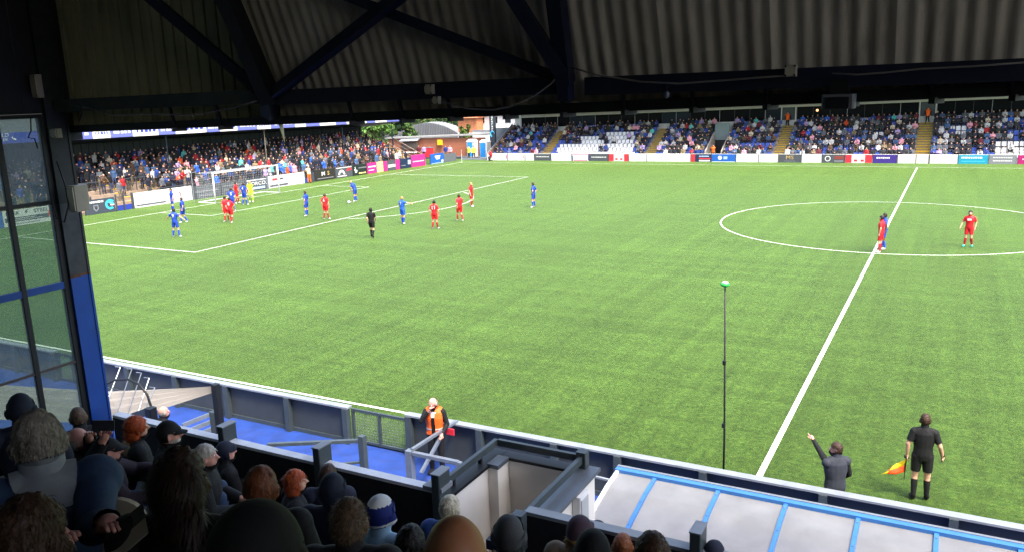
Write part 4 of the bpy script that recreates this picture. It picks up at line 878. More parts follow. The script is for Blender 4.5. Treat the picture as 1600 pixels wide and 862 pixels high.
# trees
M_leafs = [mat('leaf_bright', (.09,.2,.025), .6, .35, 2, sheen=.1), mat('leaf_dark', (.03,.075,.02), .6, .35, 2), mat('leaf_autumn', (.11,.085,.02), .6, .35, 2)]
M_bark = mat('bark', '4a3c30', .9, .2, 6, .3, 20)
def tree(name, label, x, y, h, r, weights, seed, n=2600, low=.4):
    q = random.Random(seed); t = thing(name, (x,y,0), label, 'tree')
    mb = MB(); mb.loft([(x,y,0),(x+.1,y,h*.35),(x-.05,y+.1,h*.7)],[.22,.16,.08],8)
    for k in range(6):
        an = k*1.05; mb.loft([(x,y,h*(.3+.05*k)),(x+r*.5*math.cos(an),y+r*.5*math.sin(an),h*(.55+.05*k))],[.08,.03],5)
    mb.build('trunk', M_bark, t)
    cl = [(x+r*.75*q.uniform(-1,1), y+r*.6*q.uniform(-1,1), h*q.uniform(low,.95), r*q.uniform(.25,.5)) for _ in range(16)]
    mb = MB()
    for _ in range(n):
        c = q.choice(cl); v = Vector((q.gauss(0,1),q.gauss(0,1),q.gauss(0,1))).normalized()*c[3]*q.uniform(.5,1.05); p = Vector(c[:3])+v
        a = Vector((q.gauss(0,1),q.gauss(0,1),q.gauss(0,1))).normalized(); b = a.cross(Vector((q.gauss(0,1),q.gauss(0,1),q.gauss(0,1)))).normalized(); s = q.uniform(.08,.2)
        mb.add([p-a*s-b*s*.6, p+a*s-b*s*.2, p+a*s*1.1+b*s*.6, p-a*s*.3+b*s*.7], [(0,1,2,3)], q.choices([0,1,2], weights)[0])
    tag(mb.build('crown', M_leafs, t), kind='stuff'); return t
p = onp(592,208,(0,82,0),(0,1,0)); tree('leafy_tree','bright green bushy tree behind the terrace end stairs',p[0]-.8,82,4.4,1.9,(8,2,0),11,4200)
tree('leafy_tree','dull green shrubby tree between terrace roof and curved hall',p[0]+1.3,88,4.4,1.1,(2,5,1),12,1800)
p = onp(709,196,(0,114,0),(0,1,0)); tree('leafy_tree','tall dark green tree behind the curved hall roof',p[0],114,6.0,3.3,(2,8,1),13,4600,.08)
p = onp(727,203,(0,87,0),(0,1,0)); tree('leafy_tree','small yellowing tree beside the brick house',p[0],87,3.7,.9,(4,3,3),14,1600)
p = onp(655,190,(0,120,0),(0,1,0)); tree('leafy_tree','olive tree seen above the crest of the curved hall',p[0],116,7.2,5.5,(3,5,2),15,2600)
hd = MB()
q = random.Random(5)
for _ in range(9000):
    p = Vector((q.uniform(-130,30), q.uniform(126,132), q.uniform(0,1)**.7*(7+2*math.sin(_*.01)))); a = Vector((q.gauss(0,1),q.gauss(0,1),q.gauss(0,1))).normalized()*.5; b = a.cross(Vector((q.gauss(0,1),q.gauss(0,1),q.gauss(0,1)))).normalized()*.4
    hd.add([p-a-b,p+a-b,p+a+b,p-a+b],[(0,1,2,3)],q.choice([0,1,1]))
h_ = hd.build('tree_belt', M_leafs); tag(h_, 'far belt of trees beyond the ground', None, None, 'stuff')
# ================================================================ people
SKINS = [mat('skin_light', 'c99a80', .55, .06, 8), mat('skin_pink', 'cf9584', .55, .06, 8), mat('skin_brown', '6b4430', .55, .06, 8)]
def cm(name, c, r=.8, **k): return mat('cloth_'+name, c, r, .14, 9, .12, 50, **k)
HAIRS = {}
def hairm(name, c): return mat('hair_'+name, c, .55, .35, 30, .25, 90, stretch=(1,1,.25))
def v3(*a): return np.array(a, float)
STAND = dict(pel=v3(0,0,.97), chest=v3(0,.01,1.3), neck=v3(0,-.01,1.5), head=v3(0,.025,1.65), shL=v3(-.178,-.01,1.42), shR=v3(.178,-.01,1.42),
    elL=v3(-.25,-.03,1.15), elR=v3(.25,-.03,1.15), wrL=v3(-.26,.05,.9), wrR=v3(.26,.05,.9), hipL=v3(-.09,0,.93), hipR=v3(.09,0,.93),
    knL=v3(-.11,.03,.5), knR=v3(.11,.03,.5), anL=v3(-.12,-.01,.09), anR=v3(.12,-.01,.09), toL=v3(-.15,.15,.035), toR=v3(.15,.15,.035), look=v3(0,1,0))
SIT = dict(STAND, pel=v3(0,-.02,.52), chest=v3(0,.0,.84), neck=v3(0,.0,1.06), head=v3(0,.035,1.21), shL=v3(-.19,-.01,1.0), shR=v3(.19,-.01,1.0),
    elL=v3(-.25,.06,.74), elR=v3(.25,.06,.74), wrL=v3(-.13,.3,.66), wrR=v3(.13,.3,.66), hipL=v3(-.1,.02,.51), hipR=v3(.1,.02,.51),
    knL=v3(-.13,.44,.53), knR=v3(.13,.44,.53), anL=v3(-.13,.42,.1), anR=v3(.13,.42,.1), toL=v3(-.15,.6,.04), toR=v3(.15,.6,.04))
def pose(base, **k):
    d = {a: b.copy() for a, b in base.items()}
    for a, b in k.items(): d[a] = np.array(b, float)
    return d
def ering(mb, c, ax, ay, rx, ry, n):
    k = len(mb.v)
    for j in range(n):
        t = 2*math.pi*j/n; mb.v.append(tuple(c+ax*(rx*math.cos(t))+ay*(ry*math.sin(t))))
    return k
def eloft(mb, rings, n=12):
    ks = [ering(mb, *r, n) for r in rings]
    for a, b in zip(ks[:-1], ks[1:]):
        for j in range(n): mb.f.append((a+j, a+(j+1) % n, b+(j+1) % n, b+j)); mb.m.append(0)
    mb.f.append(tuple(ks[0]+j for j in reversed(range(n)))); mb.f.append(tuple(ks[-1]+j for j in range(n))); mb.m += [0, 0]
def nrm_(a): return a/(np.linalg.norm(a)+1e-9)
def hframe(P):
    f = nrm_(P['look']); r = nrm_(np.cross(f, v3(0,0,1))); u = np.cross(r, f); return r, f, u
def body_raw(P, bulk=1.0, coat=False, face=True, hand=True, headk=1.0):
    mb = MB(); hx = nrm_(P['hipR']-P['hipL']); sx = nrm_(P['shR']-P['shL'])
    up0 = nrm_(P['chest']-P['pel']); f0 = nrm_(np.cross(up0, hx)); f1 = nrm_(np.cross(nrm_(P['neck']-P['chest']), sx))
    B = bulk; pel, ch, nk = P['pel'], P['chest'], P['neck']
    wst = pel*.55+ch*.45
    R = [(pel-up0*.1, hx, f0, .13*B, .095*B), (pel, hx, f0, .165*B, .115*B), (wst, nrm_(hx+sx), nrm_(f0+f1), .152*B, .112*B), (ch, sx, f1, .19*B, .125*B), (ch*.45+nk*.55, sx, f1, .195*B, .11*B), (ch*.2+nk*.8, sx, f1, .15*B, .085*B), (ch*.05+nk*.95, sx, f1, .085*B, .07*B), (nk+(nk-ch)*.04, sx, f1, .06, .06)]
    eloft(mb, R, 14)
    r, f, u = hframe(P); hc = P['head']; k = headk
    mb.loft([nk-u*.04, hc-u*.06-f*.015], [.062, .055], 10)
    Mx = Matrix((r, f, u)).transposed()
    mb.ball(hc+u*.02*k-f*.008, (.076*k, .096*k, .106*k), 14, 10, 0, Mx); mb.ball(hc-u*.055*k+f*.03*k, (.056*k, .062*k, .068*k), 12, 8, 0, Mx)
    if face:
        mb.loft([hc+f*.085*k+u*.022*k, hc+f*.118*k-u*.025*k, hc+f*.085*k-u*.035*k], [.012, .02, .012], 6)
        for s in (-1, 1): mb.ball(hc+r*(s*.08*k)-f*.005-u*.012*k, (.016, .024, .036), 8, 6, 0, Mx)
        mb.ball(hc+f*.085*k-u*.062*k, (.026, .016, .012), 8, 5, 0, Mx); mb.ball(hc+f*.075*k+u*.04*k, (.05, .026, .016), 8, 5, 0, Mx)
    ca = 1.22 if coat else 1.0
    for s in 'LR':
        sh, el, wr = P['sh'+s], P['el'+s], P['wr'+s]
        mb.ball(sh, .064*ca*B, 10, 7); mb.loft([nk-u*.03, sh*.6+nk*.4-u*.0, sh+v3(0,0,.01)], [.055, .055, .05], 8); mb.loft([sh, sh*.5+el*.5, el], [.06*ca, .052*ca, .044*ca], 10); mb.ball(el, .045*ca, 8, 6); mb.loft([el, el*.6+wr*.4, wr], [.043*ca, .041*ca, .03*ca], 10)
        d = nrm_(wr-el); mb.loft([wr, wr+d*.04, wr+d*.085], [.03, .038, .03], 8)
        hp, kn, an, to = P['hip'+s], P['kn'+s], P['an'+s], P['to'+s]
        mb.ball(hp, .092*B, 10, 7); mb.loft([hp, hp*.5+kn*.5, kn], [.09*B, .076*B, .058], 10); mb.ball(kn, .057, 8, 6); mb.loft([kn, kn*.65+an*.35, an], [.055, .058, .038], 10)
        mb.loft([an-v3(0,0,.02), an*.35+to*.65, to], [.046, .043, .032], 8)
    return mb
BONES = [('torso','pel','chest'),('torso','chest','neck'),('neck','neck','head'),('head','head','head')]+[(n+s, a+s, b+s) for s in 'LR' for n, a, b in (('ua','sh','el'),('fa','el','wr'),('th','hip','kn'),('ca','kn','an'),('ft','an','to'))]
BR = {'torso':.15,'neck':.07,'head':.11,'ua':.055,'fa':.042,'th':.08,'ca':.052,'ft':.045}
def remesh(mb, vox, smooth=3):
    me = mb.mesh('body'); ob = bpy.data.objects.new('body', me); COL.objects.link(ob)
    m = ob.modifiers.new('r', 'REMESH'); m.mode = 'VOXEL'; m.voxel_size = vox; m.use_smooth_shade = True
    s = ob.modifiers.new('s', 'SMOOTH'); s.factor = .5; s.iterations = smooth
    bpy.context.view_layer.update(); out = bpy.data.meshes.new_from_object(ob.evaluated_get(bpy.context.evaluated_depsgraph_get()))
    bpy.data.objects.remove(ob); bpy.data.meshes.remove(me); out.name = 'body'; return out
def bones_of(co, P):
    best = np.full(len(co), 9.9); bi = np.zeros(len(co), int); bt = np.zeros(len(co)); w = P['wrL']
    for i, (n, a, b) in enumerate(BONES):
        A, Bv = P[a], P[b]; d = Bv-A; L = d @ d
        t = np.clip(((co-A) @ d)/L, 0, 1) if L > 1e-9 else np.zeros(len(co))
        dist = np.linalg.norm(co-(A+t[:, None]*d), axis=1)/BR[n.rstrip('LR') if n not in BR else n]
        k = dist < best; best[k] = dist[k]; bi[k] = i; bt[k] = t[k]
    # hands lie past the wrist
    for s in 'LR':
        d = nrm_(P['wr'+s]-P['el'+s]); fi = [i for i, x in enumerate(BONES) if x[0] == 'fa'+s][0]
        k = (bi == fi) & (((co-P['wr'+s]) @ d) > .012); bt[k] = 1.5
    return bi, bt
def regions(me, P, rule):
    n = len(me.polygons); c = np.empty(n*3); me.polygons.foreach_get('center', c); c = c.reshape(-1, 3)
    bi, bt = bones_of(c, P); r, f, u = hframe(P); loc = c-P['head']
    hx_, hy_, hz_ = loc @ r, loc @ f, loc @ u
    return [rule(BONES[bi[i]][0], bt[i], c[i], (hx_[i], hy_[i], hz_[i])) for i in range(n)]
def extract(me, mask, off, noise=0.0, seed=0):
    nv = len(me.vertices); co = np.empty(nv*3); me.vertices.foreach_get('co', co); co = co.reshape(-1, 3); no = np.empty(nv*3); me.vertices.foreach_get('normal', no); no = no.reshape(-1, 3)
    rr = np.random.RandomState(seed); o = off+noise*(rr.rand(nv)-.5); co = co+no*(o[:, None])
    mp = {}; vs = []; fs = []
    for p, m in zip(me.polygons, mask):
        if not m: continue
        f = []
        for v in p.vertices:
            if v not in mp: mp[v] = len(vs); vs.append(tuple(co[v]))
            f.append(mp[v])
        fs.append(f)
    if not fs: return None
    out = bpy.data.meshes.new('cloth'); out.from_pydata(vs, [], fs); out.polygons.foreach_set('use_smooth', [True]*len(fs)); return out
def hairline(h, kind):
    x, y, z = h
    if kind == 'short': return z > .035+.35*max(y, 0)+(0 if y > -.01 else -.0)-(.11 if y < .0 else .0)*min(1, -y/.03+.0) if y < 0 else z > .045+.3*y
    if kind == 'full': return (z > .03+.35*max(y-.02, 0)) or (y < .0 and z > -.062)
    if kind == 'long': return (z > .04+.3*max(y-.02, 0)) or (y < .015 and z > -.14)
    if kind == 'fringe': return (y < .01 and -.06 < z < .03)
    return False
def fingers(mb, wr, el, side, curl=.35, r0=.0095, point=None, mi=0):
    d = nrm_(wr-el); up = v3(0,0,1) if abs(d[2]) < .8 else v3(0,1,0); a = nrm_(np.cross(d, up)); b = np.cross(a, d)*(-1)
    if abs(d[2]) >= .8: a = v3(0,1,0)-d*d[1]; a = nrm_(a); b = np.cross(d, a)*(1 if side == 'L' else -1)
    p0 = wr+d*.078
    for i, (o, L) in enumerate(((-.027,.062),(-.009,.076),(.009,.072),(.026,.056))):
        c = curl if point is None or i != 0 else 0.0
        q = p0+a*o; q1 = q+nrm_(d+b*c)*L*.55; q2 = q1+nrm_(d*(1-c*.9)+b*c*2.0)*L*.5; mb.loft([q-d*.02, q1, q2], [r0, r0*.95, r0*.75], 6, mi)
    t0 = wr+d*.03-a*.03; mb.loft([t0, t0-a*.022+d*.03+b*.012, t0-a*.02+d*.062+b*.02], [r0*1.25, r0*1.15, r0*.85], 6, mi)
def merge(me, mb):
    """append extra geometry to the same body mesh"""
    bm = bmesh.new(); bm.from_mesh(me); vs = [bm.verts.new(p) for p in mb.v]
    for f in mb.f:
        try: fc = bm.faces.new([vs[i] for i in f]); fc.smooth = True
        except ValueError: pass
    bm.to_mesh(me); bm.free()
def person(name, loc, rotz, P, label, wear, skin=0, hair=None, hcol=None, vox=.017, group=None, bulk=1.0, coat=False, H=1.0, face=True, fing=True, curl=.35, point=None, eyes=True, extra=None, beard=None, strands=0, cat='person'):
    """wear: list of (part name, material, rule(bone,t,co,h)->bool, offset)"""
    t = thing(name, loc, label, cat, group); t.rotation_euler = (0, 0, rotz); t.scale = (H, H, H)
    me = remesh(body_raw(P, bulk, coat, face), vox)
    reg = regions(me, P, lambda b, tt, c, h: (b, tt, c, h))
    parts = []
    for nm, mm, rule, off in wear: parts.append((nm, mm, extract(me, [rule(*q) for q in reg], off)))
    if hair: parts.append(('hair', hcol, extract(me, [(q[0] in ('head','neck')) and hairline(q[3], hair) for q in reg], .014, .012 if vox < .016 else .004, 3)))
    if beard: parts.append(('beard', beard, extract(me, [(q[0] in ('head','neck')) and q[3][2] < -.045 and q[3][1] > .0 for q in reg], .01, .008, 5)))
    if fing:
        f_ = MB()
        for s in 'LR': fingers(f_, P['wr'+s], P['el'+s], s, curl if not isinstance(curl, dict) else curl[s], point=(1 if point == s else None))
        merge(me, f_)
    me.materials.append(SKINS[skin]); o = bpy.data.objects.new('body', me); COL.objects.link(o); o.parent = t
    for nm, mm, m2 in parts:
        if m2 is None: continue
        m2.name = nm; m2.materials.append(mm); o = bpy.data.objects.new(nm, m2); COL.objects.link(o); o.parent = t
    r, f, u = hframe(P); hc = P['head']
    if eyes and face:
        for s in (-1, 1):
            e = MB(); e.ball(hc+r*(s*.03)+f*.082+u*.018, (.013,.012,.01), 8, 6); e.ball(hc+r*(s*.03)+f*.0905+u*.018, .0055, 6, 4, 1); me2 = e.mesh('eye'); me2.materials.append(M_white); me2.materials.append(M_black); o = bpy.data.objects.new('eye', me2); COL.objects.link(o); o.parent = t
    if strands and hair:
        src = [p for p in parts if p[0] == 'hair'][0][2]; rs = random.Random(strands); q = MB(); ps = list(src.polygons)
        for _ in range(strands):
            pl = rs.choice(ps); c = np.array(pl.center); n = np.array(pl.normal); dn = nrm_(n*.06-u*.8+f*(-.25)+np.array([rs.gauss(0,.2) for _ in range(3)])); dn = nrm_(dn-n*(dn@n)*.85); L = rs.uniform(.018,.04)*(2.2 if hair == 'long' else 1)
            sd = nrm_(np.cross(n, dn))*.0016; p1 = c+dn*L*.5+n*.004; p2 = c+dn*L+n*rs.uniform(-.005,.001); q.add([c-sd,c+sd,p1+sd,p1-sd,p2],[(0,1,2,3),(3,2,4)])
        m3 = q.mesh('hair_strands'); m3.materials.append(hcol); o = bpy.data.objects.new('hair_strands', m3); COL.objects.link(o); o.parent = t; o['kind'] = 'stuff'
    if extra: extra(t, P)
    return t
def lpart(t, mb, name, m, smooth=True):       # part given in the person's own frame
    me = mb.mesh(name, smooth=smooth)
    for x in (m if isinstance(m, (list, tuple)) else [m]): me.materials.append(x)
    o = bpy.data.objects.new(name, me); COL.objects.link(o); o.parent = t; return o
# ---- clothing rules
bl = lambda b: b.rstrip('LR') if b not in ('torso','neck','head') else b
shirt = lambda b,t,c,h: bl(b) == 'torso' and c[2] > .93 or (bl(b) == 'ua' and t < .72)
longs = lambda b,t,c,h: bl(b) == 'torso' or bl(b) == 'ua' or (bl(b) == 'fa' and t < .97) or (b == 'neck' and t < .25 and h[2] < -.11 )
longj = lambda b,t,c,h: bl(b) == 'torso' or bl(b) == 'ua' or (bl(b) == 'fa' and t < .97) or (b == 'neck' and t < .35 and h[2] < -.1) or (bl(b) == 'th' and t < .2)
vest = lambda b,t,c,h: (bl(b) == 'torso' and c[2] > .86) or (bl(b) == 'ua' and t < .12)
shorts = lambda b,t,c,h: (bl(b) == 'torso' and c[2] <= .99) or (bl(b) == 'th' and t < .72)
socks = lambda b,t,c,h: bl(b) == 'ca' and t > .1
boots = lambda b,t,c,h: bl(b) == 'ft' or (bl(b) == 'ca' and t > .97)
trous = lambda b,t,c,h: (bl(b) == 'torso' and c[2] <= .98) or bl(b) == 'th' or (bl(b) == 'ca' and t < .96)
trousS = lambda b,t,c,h: (bl(b) == 'torso' and c[2] <= .54) or bl(b) == 'th' or (bl(b) == 'ca' and t < .96)
C_RED, C_RED2 = cm('red','c91a24',.6), cm('dark_red','9c1620',.6); C_BLU, C_BLU2 = cm('royal_blue','1c3c9e',.6), cm('light_royal','1f55b8',.6)
C_BLK = cm('black','0a0b0d',.8); C_CHAR = cm('charcoal','24272d'); C_LIME = cm('lime','a8d02a'); C_WHT = cm('white','d8d8d8'); C_TURQ = cm('turquoise','35b8a0'); C_OR = cm('hivis_orange','f0641a',.6); C_HY = cm('hivis_yellow','cdd84a',.6); C_NAVY = cm('navy','12182c'); C_JEAN = cm('denim','2c3c58')
M_sock_s = cm('socks_blue','1c3ea8')
BOOTW = cm('boot_white','d5d5d0',.4)
def kit(c, so, bo): return [('shirt', c, shirt, .016), ('shorts', c, shorts, .02), ('sock', so, socks, .006), ('boot', bo, boots, .008)]
def number(n, m=C_WHT, front=False):
    def f(t, P):
        back = P['chest']*.55+P['neck']*.45; fw = nrm_(np.cross(nrm_(P['neck']-P['chest']), nrm_(P['shR']-P['shL']))); s = 1 if front else -1
        rt = nrm_(P['shR']-P['shL'])*(-s if front else 1); c = back+fw*s*.145-v3(0,0,.04)
        if front: o = MB(); o.prism([c-rt*.09-v3(0,0,.06), c+rt*.09-v3(0,0,.06), c+rt*.09+v3(0,0,.03), c-rt*.09+v3(0,0,.03)], fw*.006); lpart(t, o, 'sponsor_print', m, False)
        else:
            k = text_mesh(n, .3, rt, (0,0,1), c, m, None, 'shirt_number', bold=.015); k.parent = t
    return f
H_BR, H_DK, H_BLD, H_GIN, H_GRY = hairm('brown','3a2618'), hairm('dark','17110d'), hairm('blond','a8824a'), hairm('ginger','a3481c'), hairm('grey','8d857a')
# standing variations
ST1 = pose(STAND, elL=(-.27,-.06,1.18), elR=(.27,-.02,1.16), wrL=(-.24,.02,.92), anL=(-.16,-.05,.09), anR=(.15,.06,.09), toL=(-.19,.1,.035), toR=(.19,.21,.035))
WALK = pose(STAND, knL=(-.1,.16,.52), anL=(-.1,.12,.13), toL=(-.1,.28,.06), knR=(.1,.0,.5), anR=(.1,-.2,.14), toR=(.1,-.07,.04), elL=(-.23,-.12,1.18), wrL=(-.2,-.02,.95), elR=(.23,.08,1.17), wrR=(.2,.2,.98))
ARMS = pose(STAND, elL=(-.4,.02,1.28), wrL=(-.58,.1,1.12), elR=(.38,.02,1.26), wrR=(.56,.1,1.1), anL=(-.2,0,.09), toL=(-.25,.16,.035), anR=(.2,0,.09), toR=(.25,.16,.035), knL=(-.16,.03,.5), knR=(.16,.03,.5))
HIPS = pose(STAND, elL=(-.38,-.1,1.2), wrL=(-.2,.04,1.02), elR=(.38,-.1,1.2), wrR=(.2,.04,1.02), anL=(-.2,.0,.09), anR=(.2,0,.09), toL=(-.27,.13,.035), toR=(.27,.13,.035), knL=(-.16,.02,.5), knR=(.16,.02,.5))
BEND = pose(STAND, chest=(0,.1,1.27), neck=(0,.22,1.43), head=(0,.32,1.53), look=(0,.75,-.65), shL=(-.18,.17,1.38), shR=(.18,.17,1.38), elL=(-.22,.2,1.1), elR=(.22,.2,1.1), wrL=(-.14,.28,.88), wrR=(.14,.28,.88))
POINT = pose(STAND, elR=(.42,.1,1.38), wrR=(.66,.15,1.36), elL=(-.3,.05,1.18), wrL=(-.33,.16,.95), anL=(-.14,.08,.09), toL=(-.15,.23,.035), anR=(.12,-.1,.1), toR=(.13,.05,.035))
def feet(px, py): p = onz(px, py); return (float(p[0]), float(p[1]), 0.0)
def pl_(px, py, rot, P, label, kk, skin=0, hair='full', hcol=H_BR, H=1.0, extra=None, group='players on the pitch', fing=True):
    return person('person', feet(px, py), R(rot), P, label, kk, skin, hair, hcol, .021, group, H=H, extra=extra, fing=fing)
kb = lambda: kit(C_BLU, M_sock_s, BOOTW); kr = lambda: kit(C_RED, C_RED2, BOOTW)
pl_(271,331,150,ST1,'blue kit player farthest left, half hidden behind the arms-out player',kb(),0,'full',H_BR)
pl_(288,349,120,WALK,'blue kit player walking beside the arms-out player at left',kb(),0,'full',H_BR)
pl_(276,371,20,ARMS,'blue kit player with arms spread nearest the left corner of the box',kb(),0,'full',H_DK,extra=number('9'))
pl_(355,347,70,ST1,'red kit player partly hidden behind number eight in the goal mouth',kr(),0,'full',H_DK)
pl_(362,349.5,15,WALK,'red kit player with white number 8 in the goal mouth',kr(),0,'full',H_DK,extra=number('8'))
pl_(364,331,40,ST1,'blue kit player with back turned behind the two reds in goal mouth',kb(),0,'full',H_BR,extra=number('5'))
pl_(371,319,-30,WALK,'red kit player between two blues on the six yard line',kr(),0,'full',H_DK)
pl_(383,321,10,ST1,'blue kit player standing beside the lime goalkeeper',kb(),0,'full',H_BR,extra=number('4'))
pl_(393,317,-120,WALK,'goalkeeper in lime yellow kit in front of the goal',kit(C_LIME,C_LIME,BOOTW),0,'full',H_BLD)
pl_(480,338,100,ST1,'blue kit player looking left near the penalty spot',kb(),0,'full',H_BR)
pl_(510,343.5,10,ST1,'red kit player seen from behind near the penalty spot',kr(),0,'full',H_BR,extra=number('6'))
pl_(556,315.5,100,BEND,'blue kit player bending over beside the ball',kb(),1,'short',H_BLD)
pl_(582,372,20,WALK,'referee in black kit walking outside the penalty area',kit(C_BLK,C_BLK,C_BLK),0,'full',H_DK,group=None)
pl_(630,350.5,-10,POINT,'fair haired blue kit player pointing right on the edge of the box',kit(C_BLU2,M_sock_s,BOOTW),0,'full',H_BLD,extra=number('7'))
pl_(680,358.5,15,ST1,'red kit player with white number 11 on the penalty arc',kr(),0,'full',H_DK,extra=number('11'))
pl_(719,346.5,60,WALK,'red kit player at the end of the penalty arc',kr(),0,'full',H_BR)
pl_(737,323.5,-80,ST1,'red kit player farthest from goal at the top of the box',kr(),0,'full',H_BLD)
pl_(834,324.5,95,HIPS,'lone blue kit player with hands on hips outside the box',kb(),0,'full',H_BR)
pl_(1375,395,75,ST1,'red kit player on the halfway line marking a blue opponent',kr(),0,'full',H_DK)
pl_(1380,390,100,ST1,'dark skinned blue kit player behind the red one on the halfway line',kb(),2,'short',H_DK)
pl_(1512,386,170,pose(ST1, elR=(.3,-.02,1.2), wrR=(.36,.1,.97)),'red kit player with turquoise boots alone in the centre circle',kit(C_RED,C_RED2,C_TURQ),0,'full',H_DK,extra=number('', C_WHT, True),group='players on the pitch')
# assistant referee with flag
LINO = pose(STAND, elL=(-.27,-.05,1.17), wrL=(-.27,.0,.92), elR=(.28,-.03,1.17), wrR=(.34,.08,.94), anL=(-.11,-.02,.09), anR=(.12,.04,.09))
def lino_x(t, P):
    w_ = P['wrL']; a, b = w_+v3(.0,.06,-.04), w_+v3(-.02,-.1,-.42)
    lpart(t, MB().tube(w_+v3(-.02,-.02,-.02), w_+v3(-.02,-.0,-.06), .03, n=10), 'wristband', C_BLK); w2 = P['wrR']; lpart(t, MB().tube(w2+v3(0,0,.03), w2+v3(.01,.01,-.005), .036, n=10), 'watch', C_BLK)
ln = person('person', tuple(onz(1436,781)), R(5), LINO, 'assistant referee in black kit holding a flag on the near touchline', kit(C_BLK,C_BLK,C_BLK), 0, 'full', H_BR, .013, extra=lino_x, strands=300)
hand = np.array(ln.location)+np.array([-.27,.0,.87]); fl = thing('linesman_flag', tuple(hand), 'yellow and orange chequered flag hanging from the assistant referee hand', 'flag')
hd_ = Vector(hand); sd = Vector((-.02,-.06,-.5))
MB().loft([hd_+Vector((0,0,.05)), hd_+sd*.9], [.011,.008], 8).build('staff', M_black, fl)
M_fy, M_fo = cm('flag_yellow','f2d21c',.6), cm('flag_orange','ec4a12',.6)
fo = hd_+Vector((.0,-.03,-.02)); nn = 6; gv = []
for i in range(nn+1):
    for j in range(nn+1):
        u, v_ = i/nn, j/nn; wid = .5*(1-.1*v_); p = fo+sd*(.02+.55*u)+Vector((-wid*v_*(.75+.25*u), .05*math.sin(v_*5+u*2), -.33*v_*(1-.55*u)-.02*math.sin(v_*7)))
        gv.append(p)
fcs = [(i*(nn+1)+j,(i+1)*(nn+1)+j,(i+1)*(nn+1)+j+1,i*(nn+1)+j+1) for i in range(nn) for j in range(nn)]; mis = [(0 if (i < nn//2) == (j < nn//2+1) else 1) for i in range(nn) for j in range(nn)]
for nm, mi, mm in (('yellow_cloth',0,M_fy),('orange_cloth',1,M_fo)):
    mb = MB(); mb.add(gv, [f for f, m in zip(fcs, mis) if (m == mi)]); o = mb.build(nm, mm, fl, True); sm = o.modifiers.new('thick','SOLIDIFY'); sm.thickness = .003
# pointing coach
COACH = pose(STAND, elL=(-.17,.25,1.5), wrL=(-.21,.47,1.66), elR=(.26,.0,1.16), wrR=(.22,.2,1.0), look=(-.75,.65,0))
gl_ = lambda b,t,c,h: (bl(b) == 'torso' and c[2] > .84) or (bl(b) == 'ua' and t < .1) or (b == 'neck' and t < .3 and h[2] < -.11)
cp = onz(1309,682,1.76)
person('person', (float(cp[0])+.02, float(cp[1])-.22, -.04), R(35), COACH, 'coach in dark grey gilet pointing left over the pitch wall', [('sweater', C_BLK, longs, .008), ('gilet', cm('slate_quilt','2b2f38'), gl_, .03), ('trousers', C_BLK, trous, .012), ('shoe', C_BLK, boots, .01)], 1, 'full', H_BR, .013, curl={'L':.9,'R':.4}, point='L', strands=300)
# steward in orange by the gate
STW = pose(STAND, head=(0,.06,1.63), look=(.45,.75,-.5), elL=(-.27,.0,1.15), wrL=(-.2,.2,1.0), elR=(.24,.2,1.28), wrR=(.07,.19,1.5))
def stw_x(t, P):
    for z in (1.02, 1.16): pass
    lpart(t, MB().add([(-.07,.125,1.46),(.07,.125,1.46),(.03,.15,1.34),(-.03,.15,1.34)],[(0,1,2,3)]), 'collar', C_WHT)
sp_ = onz(684,737)
stwd = person('person', (float(sp_[0]), float(sp_[1])+.0, -.02), R(198), STW, 'balding steward in orange high visibility vest standing by the mesh gate', [('jacket', C_BLK, longs, .01), ('vest', C_OR, lambda b,t,c,h: bl(b)=='torso' and c[2] > .93 and (abs(c[0]) > .035 or c[1] < .02), .03), ('reflective_band', cm('reflective','b8b4a8',.35), lambda b,t,c,h: bl(b)=='torso' and (1.05 < c[2] < 1.09) and abs(c[0]) > .04, .037), ('trousers', C_BLK, trous, .012), ('shoe', C_BLK, boots, .012)], 1, 'fringe', H_GRY, .015, extra=stw_x)
bkp = thing('red_folder', tuple(np.array(stwd.location)+np.array([.32,.0,.98])), 'red folder tucked behind the orange steward', 'folder'); q0 = np.array(stwd.location)+np.array([.2,.1,.9]); MB().box(q0, q0+np.array([.2,.03,.14])).build('cover', HRD, bkp)
# stewards and police at the far side
hv = lambda cc: [('jacket', C_BLK, longs, .01), ('vest', cc, vest, .025), ('trousers', C_BLK, trous, .012), ('shoe', C_BLK, boots, .012)]
def at3(px, py, y): p = ony(px, py, y); return (float(p[0]), float(p[1]), float(p[2]))
def far_p(p, rot, P, label, wear, group=None, hair='full', hc=H_DK): return person('person', p, R(rot), P, label, wear, 0, hair, hc, .03, group, fing=False, eyes=False)
far_p((float(onx(1231,200,0)[0])*0-13.85, FY(-13.85,80.9), 3.2), 180, ST1, 'steward in orange vest at the top of the stairs below the left door', hv(C_OR), 'stewards by the far stand')
far_p((.2, FY(.2,80.9), 3.42), 180, ST1, 'steward in orange vest at the top of the stairs above halfway line', hv(C_OR), 'stewards by the far stand')
far_p((-20.6, FY(-20.6,75.0), .0), 180, ST1, 'steward in orange vest at the mouth of the entrance tunnel', hv(C_OR), 'stewards by the far stand')
far_p(feet(733,250), 160, ST1, 'left police officer in yellow jacket at the far corner', [('jacket', C_HY, longj, .025), ('trousers', C_BLK, trous, .012), ('shoe', C_BLK, boots, .012)])
far_p(feet(740.5,250), 200, ST1, 'right police officer in yellow jacket at the far corner', [('jacket', C_HY, longj, .025), ('trousers', C_BLK, trous, .012), ('shoe', C_BLK, boots, .012)])
